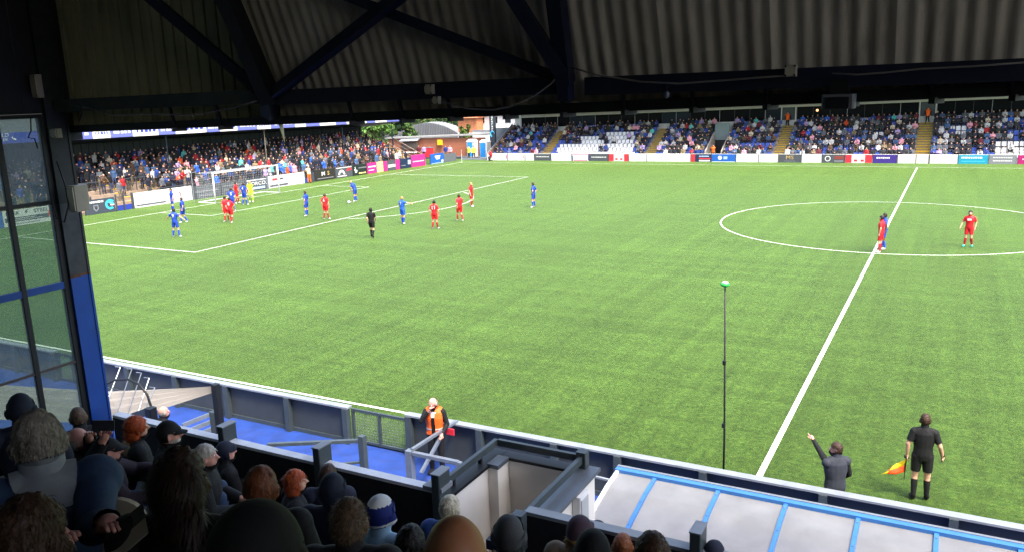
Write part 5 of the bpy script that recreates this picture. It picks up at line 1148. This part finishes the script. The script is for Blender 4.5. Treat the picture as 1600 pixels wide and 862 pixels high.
KNEEL = pose(STAND, **{k: STAND[k]-v3(0,0,.42) for k in ('pel','chest','neck','head','shL','shR','elL','elR','hipL','hipR')}, knL=(-.12,.4,.5), anL=(-.12,.32,.09), toL=(-.13,.48,.035), knR=(.12,.12,.07), anR=(.12,-.3,.08), toR=(.13,-.25,.03), wrL=(-.12,.3,.95), wrR=(.12,.3,.95))
far_p(feet(767,252), 150, KNEEL, 'photographer in red jacket kneeling at the far corner', [('jacket', C_RED, longj, .025), ('trousers', C_BLK, trous, .012), ('shoe', C_BLK, boots, .012)])
LEAN = pose(STAND, chest=(0,.12,1.26), neck=(0,.25,1.4), head=(0,.32,1.54), shL=(-.18,.2,1.36), shR=(.18,.2,1.36), elL=(-.24,.35,1.15), elR=(.24,.35,1.15), wrL=(-.15,.55,1.1), wrR=(.15,.55,1.1))
p = onx(484,288,lx(46.3)+.4); far_p((float(p[0]),float(p[1]),0), 60, LEAN, 'steward in orange trousers and pale top leaning at the gate panel', [('top', cm('pale_orange','e0b080'), longs, .015), ('trousers', C_OR, trous, .014), ('shoe', C_BLK, boots, .012)])
# ================================================================ terrace and far stand spectators
M_top = mat('spectator_top', 'ffffff', .8, .18, 10, objcol=True)
M_trs = mat('spectator_trousers', None, .85, .15, 8, ramp=['14161c','1a2232','26344e','4c4a44','101114','33405c','6d6250'])
M_hr = mat('spectator_hair', None, .7, .2, 20, ramp=['1a120c','3a2618','6b5a48','8d857a','17110d','4a3020','a8a098','20242c'])
M_sk = mat('spectator_skin', None, .6, .06, 8, ramp=['c99a80','cf9584','b98468','d6a890','8a5a40','c99a80'])
def simple(P, vox, coat=True, bulk=1.12, sit=False):
    me = remesh(body_raw(P, bulk, coat, False), vox, 2)
    tz = .54 if sit else .86
    def rule(b, t, c, h):
        n = bl(b)
        if n in ('head',): return 3 if hairline(h, 'full') else 2
        if n == 'neck': return 0 if t < .35 else (3 if hairline(h, 'full') else 2)
        if n in ('torso','ua') or (n == 'fa' and t < .98): return 0 if (n != 'torso' or c[2] > tz) else 1
        if n == 'fa': return 2
        return 1
    me.polygons.foreach_set('material_index', regions(me, P, rule))
    for m in (M_top, M_trs, M_sk, M_hr): me.materials.append(m)
    return me
POSES = [STAND, ST1, pose(ST1, elL=(-.25,.05,1.16), elR=(.25,.05,1.16), wrL=(.04,.2,1.14), wrR=(-.04,.22,1.2)), pose(STAND, elL=(-.27,-.06,1.18), wrL=(-.2,.1,1.0), elR=(.27,-.06,1.18), wrR=(.2,.1,1.0)),
    pose(STAND, elL=(-.25,.1,1.2), elR=(.25,.1,1.2), wrL=(-.05,.3,1.32), wrR=(.05,.3,1.34)), pose(STAND, elL=(-.25,-.02,1.16), elR=(.26,.12,1.25), wrR=(.1,.22,1.5)), pose(ST1, chest=(0,.08,1.28), neck=(0,.16,1.46), head=(0,.22,1.6), shL=(-.18,.13,1.4), shR=(.18,.13,1.4), elL=(-.25,.25,1.18), elR=(.25,.25,1.18), wrL=(-.18,.46,1.1), wrR=(.18,.46,1.1)),
    pose(STAND, look=(.5,.86,0)), pose(ST1, look=(-.5,.86,0))]
TM = [simple(P, .034, True, 1.1 if i % 2 else 1.2) for i, P in enumerate(POSES)]
COLR = {'navy':('0f1626',30),'black':('0b0c0e',30),'charcoal':('24262b',12),'royal blue':('1b3576',6),'grey':('54585e',8),'dark green':('1f2a1e',4),'brown':('4e3a2a',5),'red':('96181e',3),'maroon':('581a26',3),'white':('b0b0ae',3),'denim blue':('3a5478',8),'lilac':('9a86b0',2),'turquoise':('4fb0a8',1),'khaki':('77694e',4),'pink':('cf8f9c',2),'orange':('c8481c',1),'bright blue':('2a5ab8',2),'cream':('bdb096',2)}
NAMES = list(COLR); WTS = [COLR[n][1] for n in NAMES]
used = set(); ROWN = ['front','second','third','fourth','fifth','sixth','seventh','eighth','back']
SECN = [(16,'behind the corner post glass'),(20.5,'above the AK STEEL board'),(25,'above the white crest board'),(28,'by the terrace gate'),(32.3,'above the red crescent board'),(36,'behind the near goal post'),(40.7,'above the DORCO board'),(45.4,'above the AT board'),(50,'above the gold MS board'),(52.5,'above the white arch board'),(56,'above the green sprig board'),(60,'above the pink boards'),(64,'by the end stairs')]
def sect(y):
    for a, n in SECN:
        if y < a: return n
    return SECN[-1][1]
PIN = [(174,257,'orange'),(213,250,'red'),(103,258,'red'),(302,240,'red'),(345,255,'red'),(185,262,'royal blue'),(372,238,'royal blue'),(380,242,'royal blue'),(417,230,'turquoise'),(468,275,'pink'),(501,215,'bright blue'),(527,216,'cream'),(541,220,'turquoise'),(550,218,'pink'),(565,215,'bright blue'),(600,222,'orange'),(608,218,'bright blue'),(525,248,'bright blue'),(558,234,'white'),(240,272,'white'),(295,258,'pink'),(110,290,'navy'),(317,240,'brown'),(467,258,'lilac'),(340,262,'pink'),(282,272,'red'),(385,228,'white')]
cand = []
cr = random.Random(21)
for r in range(LROW):
    y = 15.2+cr.random()
    while y < Y1-.3:
        dens = 1.0 if r >= 4 else (.92 if r >= 2 else .7)
        if y < 31: dens *= [.12,.14,.3,.45,.7,.95,1,1,.95][r]
        if y > 45: dens = min(1, dens*1.15)
        if cr.random() < dens*.93: cand.append((r, y+cr.uniform(-.12,.12), cr.uniform(-.15,.15)))
        y += .56
cand.sort(key=lambda c: (c[0] > 4 and c[1] > 40, c[0]*.6+c[1]*.25+cr.random()*2)); rest = cand[238:]; cand = cand[:238]
cand.sort(key=lambda c: (c[0], c[1]))
NIND = 0
def spect(me, loc, rot, sc_, name_, col, label, group):
    o = bpy.data.objects.new('spectator', me); COL.objects.link(o); o.location = loc; o.rotation_euler = (0,0,rot); o.scale = (sc_,)*3
    o.color = (*srgb(col), 1); tag(o, label, 'person', group); return o
pos = []
for r, y, dx in cand: pos.append((r, lp_(lrx(r)+.12+dx*.5, y, lrz(r))))
pinned = {}
for px, py, cn_ in PIN:
    best = min(range(len(pos)), key=lambda i: ((px_of(np.array(pos[i][1])+[0,0,1.25])[0]-px)**2+(px_of(np.array(pos[i][1])+[0,0,1.25])[1]-py)**2)+(1e6 if i in pinned else 0)); pinned[best] = cn_
EXTRA = ['','with hands raised ','leaning forward ','with arms folded ','glancing sideways ']
PDESC = ['standing upright','standing with feet apart','with arms folded','with hands in pockets','clapping hands','raising one hand','leaning forward','looking to the right','looking to the left']
for i, (r, p) in enumerate(pos):
    s = sect(p[1])
    for k in range(60):
        cn_ = pinned.get(i) if (i in pinned and k < 20) else cr.choices(NAMES, WTS)[0]; pi = cr.randrange(len(TM)) if r else cr.choice([0,1,3,5])
        key = (cn_, r, s)
        if key not in used: break
        key = (cn_, r, s, pi)
        if key not in used: break
    used.add(key)
    lab = f"{cn_} clad spectator {PDESC[pi]+' ' if len(key) == 4 else ''}on {ROWN[r]} step {s}"
    spect(TM[pi], p, R(-90-3+cr.uniform(-25,25)), cr.uniform(.93,1.06), '', COLR[cn_][0], lab, 'spectators on the covered terrace'); NIND += 1
# two mascoty small things are left out; few people stand by the brick building
for px, py, cn_, lab in ((655,243,'maroon','spectator in maroon top by the serving hatch of the brick building'),(663,243,'lilac','spectator in lilac top beside the serving hatch'),(697,243,'royal blue','person in blue top standing under the yellow sign'),(704,243,'pink','person in pink top standing right of the yellow sign'),(613,246,'charcoal','spectator in charcoal coat at the foot of the terrace stairs')):
    p = ony(px, py+6, 74.5); z = 0; spect(TM[1], (float(p[0]), 74.5 if px > 640 else 66.2, 0), R(200), .97, '', COLR[cn_][0], lab, None); NIND += 1

# far stand, seated; the largest as individuals, the rest as one crowd
SITP = [SIT, pose(SIT, elL=(-.25,.1,.75), wrL=(-.05,.24,.82), elR=(.25,.1,.75), wrR=(.05,.26,.85)), pose(SIT, chest=(0,.1,.82), neck=(0,.2,1.02), head=(0,.27,1.15), shL=(-.18,.17,.96), shR=(.18,.17,.96), elL=(-.22,.32,.7), elR=(.22,.32,.7), wrL=(-.06,.45,.72), wrR=(.06,.45,.72)), pose(SIT, look=(-.6,.8,0))]
SM = [simple(P, .042, True, 1.18, True) for P in SITP]
fr = random.Random(9)
occ = []
for (p, wh, u, r) in SEATLIST:
    if u > 1640: continue
    d = .7
    if u < 850: d = .38 if r < 2 else .6
    elif u < 930: d = .42 if r < 4 else .85
    elif u < 1010: d = .55
    elif u < 1120: d = .86
    elif u < 1215: d = .78
    else: d = .9 if r > 1 else .78
    if wh: d *= .1
    if fr.random() < d: occ.append((p, u, r))
occ.sort(key=lambda o: -o[1])
budget = max(0, 300-NIND-58)
FSEC = [(850,'left of the first stairs'),(930,'right of the first stairs'),(1020,'left of the second stairs'),(1112,'left of the entrance tunnel'),(1215,'right of the entrance tunnel'),(1330,'under the loudspeaker'),(1440,'left of the halfway stairs'),(1480,'right of the halfway stairs'),(1520,'above the teal board'),(1560,'above the mid grey board'),(1700,'at the right frame edge')]
W2 = [w_*{'white':4,'cream':2.5,'grey':1.8,'pink':2,'lilac':1.5,'navy':.6,'black':.6}.get(n_,1) for n_, w_ in zip(NAMES, WTS)]
crowd = [(lp_(lrx(r)+.12+dx*.5, y, lrz(r)), 4+fr.randrange(4), R(-93+fr.uniform(-25,25)), fr.uniform(.93,1.06)) for r, y, dx in rest]; used2 = set(); FPOSE = ['sitting upright','with hands together','bending forward','looking left']
FR = ['front','second','third','fourth','fifth','sixth','seventh','top']
for i, (p, u, r) in enumerate(occ):
    s = [n for a, n in FSEC if u < a][0]; pi = fr.randrange(4); a = R(180+fr.uniform(-14,14)); k_ = fr.uniform(.94,1.06)
    if i < budget:
        for k in range(60):
            cn_ = fr.choices(NAMES, W2)[0]; key = (cn_, r, s)
            if key not in used2: break
            key = (cn_, r, s, pi)
            if key not in used2: break
        used2.add(key)
        spect(SM[pi], (p[0], p[1]+.02, p[2]), a, k_, '', COLR[cn_][0], f"{cn_} clad spectator {FPOSE[pi]+' ' if len(key) == 4 else ''}in {FR[r]} row of far stand {s}", 'seated spectators in the far stand')
    else: crowd.append((p, pi, a, k_))
# the rest
LOW = [simple(P, .055, True, 1.2, True) for P in SITP]+[simple(POSES[i], .05, True, 1.15) for i in (0, 2, 3, 8)]
geo = []
for me in LOW:
    n = len(me.vertices); co = np.empty(n*3); me.vertices.foreach_get('co', co); geo.append((co.reshape(-1,3), [tuple(p.vertices) for p in me.polygons], np.array([p.material_index for p in me.polygons])))
mc = bpy.data.materials.new('crowd_colours'); mc.use_nodes = True; at_ = mc.node_tree.nodes.new('ShaderNodeAttribute'); at_.attribute_name = 'tint'; mc.node_tree.links.new(at_.outputs['Color'], mc.node_tree.nodes['Principled BSDF'].inputs['Base Color']); mc.node_tree.nodes['Principled BSDF'].inputs['Roughness'].default_value = .8
V = []; F = []; T = []; k0 = 0
TR = ['14161c','1a2232','26344e','4c4a44','101114','33405c']; HRc = ['1a120c','3a2618','6b5a48','8d857a','17110d']; SK = ['c99a80','cf9584','b98468','d6a890']
for p, pi, a, k_ in crowd:
    co, fs_, mi_ = geo[pi]; c, s = math.cos(a), math.sin(a); q = co*k_; V.append(np.stack([q[:,0]*c-q[:,1]*s+p[0], q[:,0]*s+q[:,1]*c+p[1], q[:,2]+p[2]], 1))
    F += [tuple(i+k0 for i in f) for f in fs_]; pal = np.array([srgb(COLR[fr.choices(NAMES, W2 if p[0] > -50 else WTS)[0]][0]), srgb(fr.choice(TR)), srgb(fr.choice(SK)), srgb(fr.choice(HRc))]); T.append(pal[mi_]); k0 += len(co)
me = bpy.data.meshes.new('spectator_crowd'); me.from_pydata(np.concatenate(V).tolist(), [], F); tt = np.concatenate(T); at2 = me.attributes.new('tint', 'FLOAT_COLOR', 'FACE'); at2.data.foreach_set('color', np.concatenate([tt, np.ones((len(tt),1))], 1).astype(np.float32).ravel()); me.polygons.foreach_set('use_smooth', [True]*len(F)); me.materials.append(mc)
o = bpy.data.objects.new('spectator_crowd', me); COL.objects.link(o); tag(o, 'remaining crowd filling the far stand and the terrace', None, None, 'stuff')
# seats: the visible, nearest ones as individuals
occset = {tuple(o[0]) for o in occ}
order = sorted(seats, key=lambda s: (tuple(s[0]) in occset, s[2] > 1625, -s[2])); ns = 0; mb_b, mb_w = MB(), MB()
for (p, wh, u, r) in order:
    if ns < 298 and u < 1630:
        o = bpy.data.objects.new('stadium_seat', SW if wh else SB); COL.objects.link(o); o.location = p; s = [n for a, n in FSEC if u < a][0]
        tag(o, f"{'white' if wh else 'blue'} plastic seat in {FR[r]} row of the far stand {s}", 'seat', f"{'white' if wh else 'blue'} far stand seats, {FR[r]} row, {s}"); ns += 1
    else:
        me_ = SW if wh else SB; (mb_w if wh else mb_b).add([(v.co.x+p[0], v.co.y+p[1], v.co.z+p[2]) for v in me_.vertices], [tuple(q.vertices) for q in me_.polygons])
for mb, m in ((mb_b, M_seatb), (mb_w, M_seatw)):
    if mb.v: tag(mb.build('seat_rows', m), 'remaining rows of far stand seats', None, None, 'stuff')
# ================================================================ spectators in the near stand
SKINS.append(mat('skin_tan', 'a86f4c', .5, .06, 8))
H_WHT, H_BG, H_CUR, H_BLK2 = hairm('white','b9b2a6'), hairm('brown_grey','5c4a3c'), hairm('curly_brown','5e4a34'), hairm('near_black','120d0a')
C_PLUM, C_PLUM2, C_GREY, C_LBL, C_SUIT, C_FUR, C_KHA = cm('plum_grey','3a3038'), cm('plum_tweed','3d2a36'), cm('mid_grey','4a4b4d'), cm('pale_blue','8fb0c8'), cm('navy_suit','16233f'), cm('beige_fur','b59a78'), cm('olive','3a3826')
C_COL = cm('pale_grey_collar','8f969c'); C_KN = cm('knit_blue','16256e'); C_BEAN = cm('beanie_navy','151c2e'); C_DEN = cm('denim_jacket','2a3f5e')
seat_m = mat('dark_seat_plastic', '121a30', .5, .1, 5)
headr = lambda zmin, back=-.02: (lambda b,t,c,h: b in ('head','neck') and h[2] > (zmin if h[1] > 0 else back) )
hoodr = lambda b,t,c,h: (b == 'head' and not (h[1] > .045 and h[2] < .075)) or (b == 'neck' and t > .1)
def seat_for(o, rot, label):
    t = thing('stadium_seat', tuple(o), label, 'seat', 'seats in the near stand'); t.rotation_euler = (0,0,rot)
    mb = MB(); mb.loft([(-.21,y,z) for y,z in ((-.2,.36),)]+[(.21,-.2,.36)],.03,6); mb.box((-.21,-.2,.38),(.21,.22,.42)); lpart(t, mb, 'seat', seat_m, False)
    mb = MB(); P = [(-.21,-.24,.42),(.21,-.24,.42),(.21,-.27,.66),(.12,-.29,.72),(-.12,-.29,.72),(-.21,-.27,.66)]; mb.prism(P, (0,-.03,.0)); lpart(t, mb, 'backrest', seat_m, False)
    for s in (-1, 1): lpart(t, MB().box((s*.16-.02,-.1,0),(s*.16+.02,.05,.375)), 'leg', M_black, False)
def brim(t, P, m, L=.075, w_=.075, z=.035, fl=0):
    r, f, u = hframe(P); hc = P['head']; mb = MB(); n = 10; a = []; b = []
    for i in range(n+1):
        th = -1.15+2.3*i/n; p = hc+r*(math.sin(th)*.088)+f*(math.cos(th)*.1)+u*z; a.append(p); b.append(hc+r*(math.sin(th)*w_*1.05)+f*(math.cos(th)*.1+L*math.cos(th*1.1))+u*(z-.02))
    mb.add(a+b, [(i,i+1,n+2+i,n+1+i) for i in range(n)]); mb.add([p-u*.008 for p in a+b], [(n+1+i,n+2+i,i+1,i) for i in range(n)]); lpart(t, mb, 'cap_brim', m, False)
def fg(px, py, w_, rot, label, jacket, skin=0, hair=None, hcol=H_BR, P=SIT, look=None, cap=None, capc=None, beard=None, strands=0, bulk=1.05, vox=.014, wears=(), extra=None, hw=.18, seat=True, coat=True, trouser=C_JEAN, tgt=None):
    P = {a: b.copy() for a, b in P.items()}
    if look is not None: P['look'] = np.array(look, float)
    hw = hw+.05*abs(math.sin(R(rot-28.5))) if hw == .18 else hw; tt = FPX*hw*1.2/w_; H = att(px, py, tt); c, s = math.cos(R(rot)), math.sin(R(rot)); hl = P['head']
    o = H-np.array([hl[0]*c-hl[1]*s, hl[0]*s+hl[1]*c, hl[2]])
    if tgt:
        for k, (tx, ty, td) in tgt.items():
            q = att(tx, ty, td)-o; P[k] = np.array([q[0]*c+q[1]*s, -q[0]*s+q[1]*c, q[2]])
            sh = P['sh'+k[-1]]; d = P[k]-sh; L = np.linalg.norm(d)
            if L > .52: P[k] = sh+d*.52/L; d = P[k]-sh; L = .52
            up = max(.02, (.28**2-(L/2)**2))**.5; P['el'+k[-1]] = sh+d*.5-v3(0,0,1)*up*.8+nrm_(np.cross(d, v3(0,0,1)))*up*.3*(1 if k[-1] == 'R' else -1)
    wear = [('jacket', jacket, longj, .02 if coat else .012), ('trousers', trouser, trousS, .012), ('shoe', C_BLK, boots, .012)]+list(wears)
    if cap == 'cap': wear.append(('cap', capc, headr(.035, .0), .022))
    if cap == 'beanie': wear.append(('beanie', capc, headr(.02, -.035), .022)); wear.append(('beanie_fold', capc, lambda b,t,c_,h: b in ('head','neck') and ((.02 < h[2] < .06) if h[1] > 0 else (-.035 < h[2] < .02)), .03))
    if cap == 'hood': wear.append(('hood', capc, hoodr, .05))
    def ex(t, P_):
        if cap == 'cap': brim(t, P_, capc)
        if extra: extra(t, P_)
    t = person('person', tuple(o), R(rot), P, label, wear, skin, hair, hcol, vox, 'spectators in the near stand', bulk, coat, extra=ex, strands=strands, beard=beard)
    if seat: seat_for(np.array(o)+np.array([0,0,.0]), R(rot), 'dark seat of '+' '.join(label.split()[:11]))
    return t, o
def fluff(name, m, cs, n, L, seed, wild=.3):
    def f(t, P):
        r, f_, u = hframe(P); q = random.Random(seed); core = MB(); mb = MB()
        for (ox, oy, oz), (rx, ry, rz) in cs:
            c = P['head']+r*ox+f_*oy+u*oz; core.ball(c, (rx,ry,rz), 12, 8, 0, Matrix((r, f_, u)).transposed())
            for _ in range(n//len(cs)):
                d = nrm_(np.array([q.gauss(0,1) for _ in range(3)])); p = c+r*(d[0]*rx)+f_*(d[1]*ry)+u*(d[2]*rz); dw = r*d[0]+f_*d[1]+u*d[2]; hh = -u*.9-f_*.55; kk = hh-dw*(hh@dw)+np.array([q.gauss(0,wild) for _ in range(3)])+dw*.12; e = p+nrm_(kk)*L*q.uniform(.6,1.3); sd = nrm_(np.cross(dw, kk))*.0022; mb.add([p-sd,p+sd,e],[(0,1,2)])
        lpart(t, core, name, m); o = lpart(t, mb, name+'_strands', m, False); o['kind'] = 'stuff'
    return f
def glasses(t, P):
    r, f, u = hframe(P); hc = P['head']; mb = MB()
    for s in (-1, 1):
        c = hc+r*(s*.034)+f*.106+u*.018; pts = [c+r*(.024*math.cos(a))+u*(.018*math.sin(a)) for a in [i*math.pi/5 for i in range(11)]]; mb.loft(pts, .0022, 5); mb.loft([hc+r*(s*.06)+f*.1+u*.02, hc+r*(s*.088)-f*.01+u*.02], .0025, 5)
    mb.loft([hc-r*.01+f*.112+u*.02, hc+r*.01+f*.112+u*.02], .0022, 5); lpart(t, mb, 'glasses', M_black)
PH = pose(SIT, elL=(-.27,.2,.92), wrL=(-.07,.3,1.14), elR=(.25,.2,.9), wrR=(.07,.3,1.14))
fg(33,640,46,50,'man in navy beanie and navy jacket at the left frame edge',C_NAVY,0,None,cap='beanie',capc=C_BEAN)
_, og = fg(60,688,92,60,'grey haired man in denim jacket with pale collar at lower left',C_DEN,1,'full',H_GRY,strands=3500,vox=.0115,bulk=1.15,wears=[('collar',C_COL,lambda b,t,c,h: (b=='neck' and t < .4 and h[2] < -.1) or (bl(b)=='torso' and c[2] > 1.0 and abs(c[0]) < .12),.034),('shoulder_panel',C_COL,lambda b,t,c,h: bl(b)=='torso' and c[2] > .96 and abs(c[0]) < .12,.028)],tgt={'wrR':(178,856,2.9),'wrL':(150,868,2.9)})
fg(122,652,33,70,'brown grey haired man half hidden behind the bald phone holder',C_BLK,1,'full',H_BG,strands=500)
tph, oph = fg(124,688,47,-48,'bald man in dark jacket holding up a phone',C_BLK,1,'fringe',H_GRY,P=PH,look=(.1,.95,.05),tgt={'wrL':(146,668,7.1),'wrR':(176,672,7.1)})
pp = att(161,664,7.0); ph = thing('smartphone', tuple(pp), 'black smartphone held up by the bald man beside the blue post', 'phone'); rr_ = Vector(_R); uu = Vector(_U); ff = Vector(_f)
mb = MB(); c = Vector(pp); mb.prism([c-rr_*.095-uu*.045,c+rr_*.095-uu*.045,c+rr_*.095+uu*.045,c-rr_*.095+uu*.045], ff*.01); mb.build('case', M_black, ph); mb = MB(); mb.prism([c-rr_*.088-uu*.04-ff*.0015,c+rr_*.088-uu*.04-ff*.0015,c+rr_*.088+uu*.04-ff*.0015,c-rr_*.088+uu*.04-ff*.0015], ff*.001); mb.build('screen', mat('dark_screen',(.03,.03,.035),.1,0), ph)
fg(214,668,40,-30,'woman with curly ginger hair and beige fur hood collar',C_BLK,0,'full',hairm('curly_ginger','a8481a'),extra=lambda t,P: (fluff('curls',hairm('curly_ginger','a8481a'),[((0,-.02,.03),(.105,.115,.11)),((0,-.05,-.06),(.1,.09,.08))],2600,.022,4,.8)(t,P),fluff('fur_hood',C_FUR,[((-.09,-.06,-.2),(.1,.1,.065)),((.09,-.06,-.2),(.1,.1,.065)),((0,-.1,-.19),(.12,.08,.065))],3200,.03,5,.7)(t,P)))
ARMR = pose(SIT, elL=(-.3,.2,.86), wrL=(-.25,.46,.84), elR=(.3,.18,.82), wrR=(.3,.45,.8))
fg(170,704,44,-42,'man in black cap and plum grey padded jacket below the phone',C_PLUM,1,'full',H_DK,P=ARMR,cap='cap',capc=C_BLK,bulk=1.15,wears=[('scarf',cm('scarf_blue','1d4f9a'),lambda b,t,c,h: b=='neck' and t<.5,.03)])
fg(264,678,44,-45,'man in black cap with white beard',C_BLK,1,'full',H_DK,cap='cap',capc=C_BLK,beard=H_WHT,bulk=1.12)
fg(322,713,44,-50,'white haired man in profile wearing a black jacket',C_BLK,1,'full',H_WHT,strands=1200)
fg(353,706,35,-25,'man in dark navy knit cap and black jacket by the parapet',C_BLK,1,None,cap='beanie',capc=C_BEAN)
fg(283,752,92,25,'woman with long dark brown hair seen from behind',C_BLK,0,'long',hairm('long_brown','2a1a10'),strands=0,vox=.0115,extra=fluff('long_hair',hairm('long_brown','2a1a10'),[((0,-.045,-.02),(.1,.085,.14)),((.02,-.085,-.17),(.1,.055,.17))],4500,.07,8,.12))
fg(408,762,60,30,'brown haired person mostly hidden behind the black hooded coat',C_BLK,0,'full',hairm('auburn','6b3a1c'),strands=600)
fg(402,880,195,24,'person in a bulky black coat with hood up, nearest the camera',C_BLK,0,None,cap='hood',capc=C_BLK,hw=.27,bulk=1.3,vox=.012,seat=False)
fg(462,752,42,-40,'woman with smooth ginger hair looking right',C_BLK,0,'long',H_GIN,strands=1200,extra=fluff('bob_hair',H_GIN,[((0,-.03,-.05),(.092,.085,.13))],2200,.05,9,.12))
fg(513,742,32,30,'short brown haired man beyond the navy knit cap',C_NAVY,0,'full',H_BR,strands=500)
fg(520,766,48,15,'man in dark navy knit cap looking down',C_NAVY,0,None,cap='beanie',capc=C_BEAN)
fg(546,815,66,25,'person with tousled light brown hair at bottom centre',C_BLK,0,'full',H_CUR,strands=800,vox=.012,extra=fluff('tousled_hair',H_CUR,[((0,-.02,.015),(.092,.105,.112))],5200,.03,10,.55))
def bob(t, P): fluff('bobble', C_WHT, [((0,-.02,.135),(.04,.04,.035))], 700, .02, 11)(t, P)
fg(595,803,52,10,'person in blue and white knit hat and pale blue jacket',C_LBL,1,'full',H_WHT,cap='beanie',capc=C_KN,wears=[('hat_trim',C_WHT,lambda b,t,c,h: b=='head' and h[2] > .085 ,.027),('hat_stripe',C_WHT,lambda b,t,c,h: b=='head' and h[1] < 0 and -.03 < h[2] < -.012,.034)],tgt={'wrR':(622,828,4.35)})
fg(642,850,56,20,'dark haired person beside the large bald head',C_BLK,0,'full',H_BLK2,strands=800)
fg(703,794,40,10,'person with white blond hair and blue jacket by the stair well',cm('mid_blue_coat','1f3d78'),1,'full',hairm('white_blond','c9bfa8'),strands=900)
fg(712,884,146,28,'large bald tanned head close to the camera at bottom centre',C_BLK,3,'fringe',H_BG,vox=.011,strands=900,seat=False)
fg(763,818,30,0,'small bald pink head in front of the stair well',C_NAVY,1,'fringe',H_GRY)
fg(795,836,54,22,'man in dark grey knit beanie in front of the stair well',C_BLK,1,None,cap='beanie',capc=C_GREY)
fg(825,842,32,-30,'bald man with a hand at his face right of the grey beanie',C_GREY,1,'fringe',H_GRY,tgt={'wrR':(836,850,6.6)})
fg(845,806,38,-30,'brown haired man in navy suit and glasses',C_SUIT,1,'full',H_BR,strands=900,extra=glasses,coat=False)
fg(906,832,52,-8,'person in plum tweed cap with fair hair',cm('tan_coat','6b5a48'),0,'full',H_BLD,cap='cap',capc=C_PLUM2,extra=fluff('loose_hair',H_BLD,[((-.07,-.03,-.09),(.03,.05,.08))],500,.03,12))
fg(934,832,40,-40,'man in navy cap looking right beside the plum cap',C_BLK,1,'full',H_BR,cap='cap',capc=C_NAVY)
fg(926,866,66,22,'person in black cap at the bottom edge below plum cap',C_BLK,1,'full',H_DK,cap='cap',capc=C_BLK)
fg(973,854,38,20,'person with short ginger brown hair right of the black cap',C_BLK,1,'full',hairm('ginger_brown','7a4420'),strands=700)
fg(1019,868,66,25,'brown haired head at the bottom edge left of the parapet post',C_BLK,0,'full',hairm('mid_brown','4a3420'),strands=1500,vox=.012)
fg(1116,866,42,0,'person in dark cap at the bottom edge right of parapet post',C_BLK,0,'full',H_DK,cap='cap',capc=C_NAVY)
fg(48,846,125,28,'dark brown haired person at the bottom left corner',C_BLK,0,'full',H_BR,strands=2500,vox=.0115,seat=False)
# booklet in the grey haired man's hand, cream seat
bp_ = att(200,832,3.0); bk_ = thing('programme', tuple(bp_), 'open match programme held at lower left beside the denim jacket', 'booklet'); c = Vector(bp_)
d1 = (rr_*.75+uu*.65).normalized(); d2 = (ff*.8-rr_*.5+uu*.25).normalized()
for k, (s, mm) in enumerate(((-1, mat('paper','b5aa92',.8,.05)), (1, mat('paper_dark','3a3630',.6,.1)))): MB().prism([c-d1*.085, c+d1*.085, c+d1*.085+d2*(.07*s)+uu*.02*s, c-d1*.085+d2*(.07*s)+uu*.02*s], uu*.003).build('page', mm, bk_)
sp3 = att(178,806,3.5); cs = thing('stadium_seat', (sp3[0],sp3[1],sp3[2]-.75), 'cream curved seat back at lower left beside the denim jacket', 'seat'); c = Vector(sp3); mb = MB(); n = 12; a = []; fdir = Vector((-.5,.86,0)); rdir = Vector((.86,.5,0))
for i in range(n+1):
    th = math.pi*i/n; a.append(c+rdir*(.13*math.cos(th))+Vector((0,0,.1*math.sin(th)-.02)))
mb.prism([c+rdir*.13-Vector((0,0,.35))]+a+[c-rdir*.13-Vector((0,0,.35))], fdir*.025); mb.build('backrest', mat('cream_seat','b8ac94',.45,.08), cs)
MB().prism([c+rdir*.13-Vector((0,0,.36)), c+rdir*.13-Vector((0,0,.36))+fdir*.38, c-rdir*.13-Vector((0,0,.36))+fdir*.38, c-rdir*.13-Vector((0,0,.36))], Vector((0,0,-.03))).build('seat', mat('cream_seat','b8ac94',.45,.08), cs); MB().bar(c+fdir*.15-Vector((0,0,.39)), c+fdir*.15-Vector((0,0,.75)), .05).build('leg', M_black, cs)
# bald man standing on the path beyond the parapet
hp_ = onz(254,646,1.72)
person('person', (float(hp_[0]), float(hp_[1]), 0), R(-20), pose(STAND), 'balding man in dark jacket standing below on the blue path', [('jacket', C_BLK, longj, .02), ('trousers', C_BLK, trous, .012), ('shoe', C_BLK, boots, .012)], 1, 'fringe', H_GRY, .018, H=1.06)
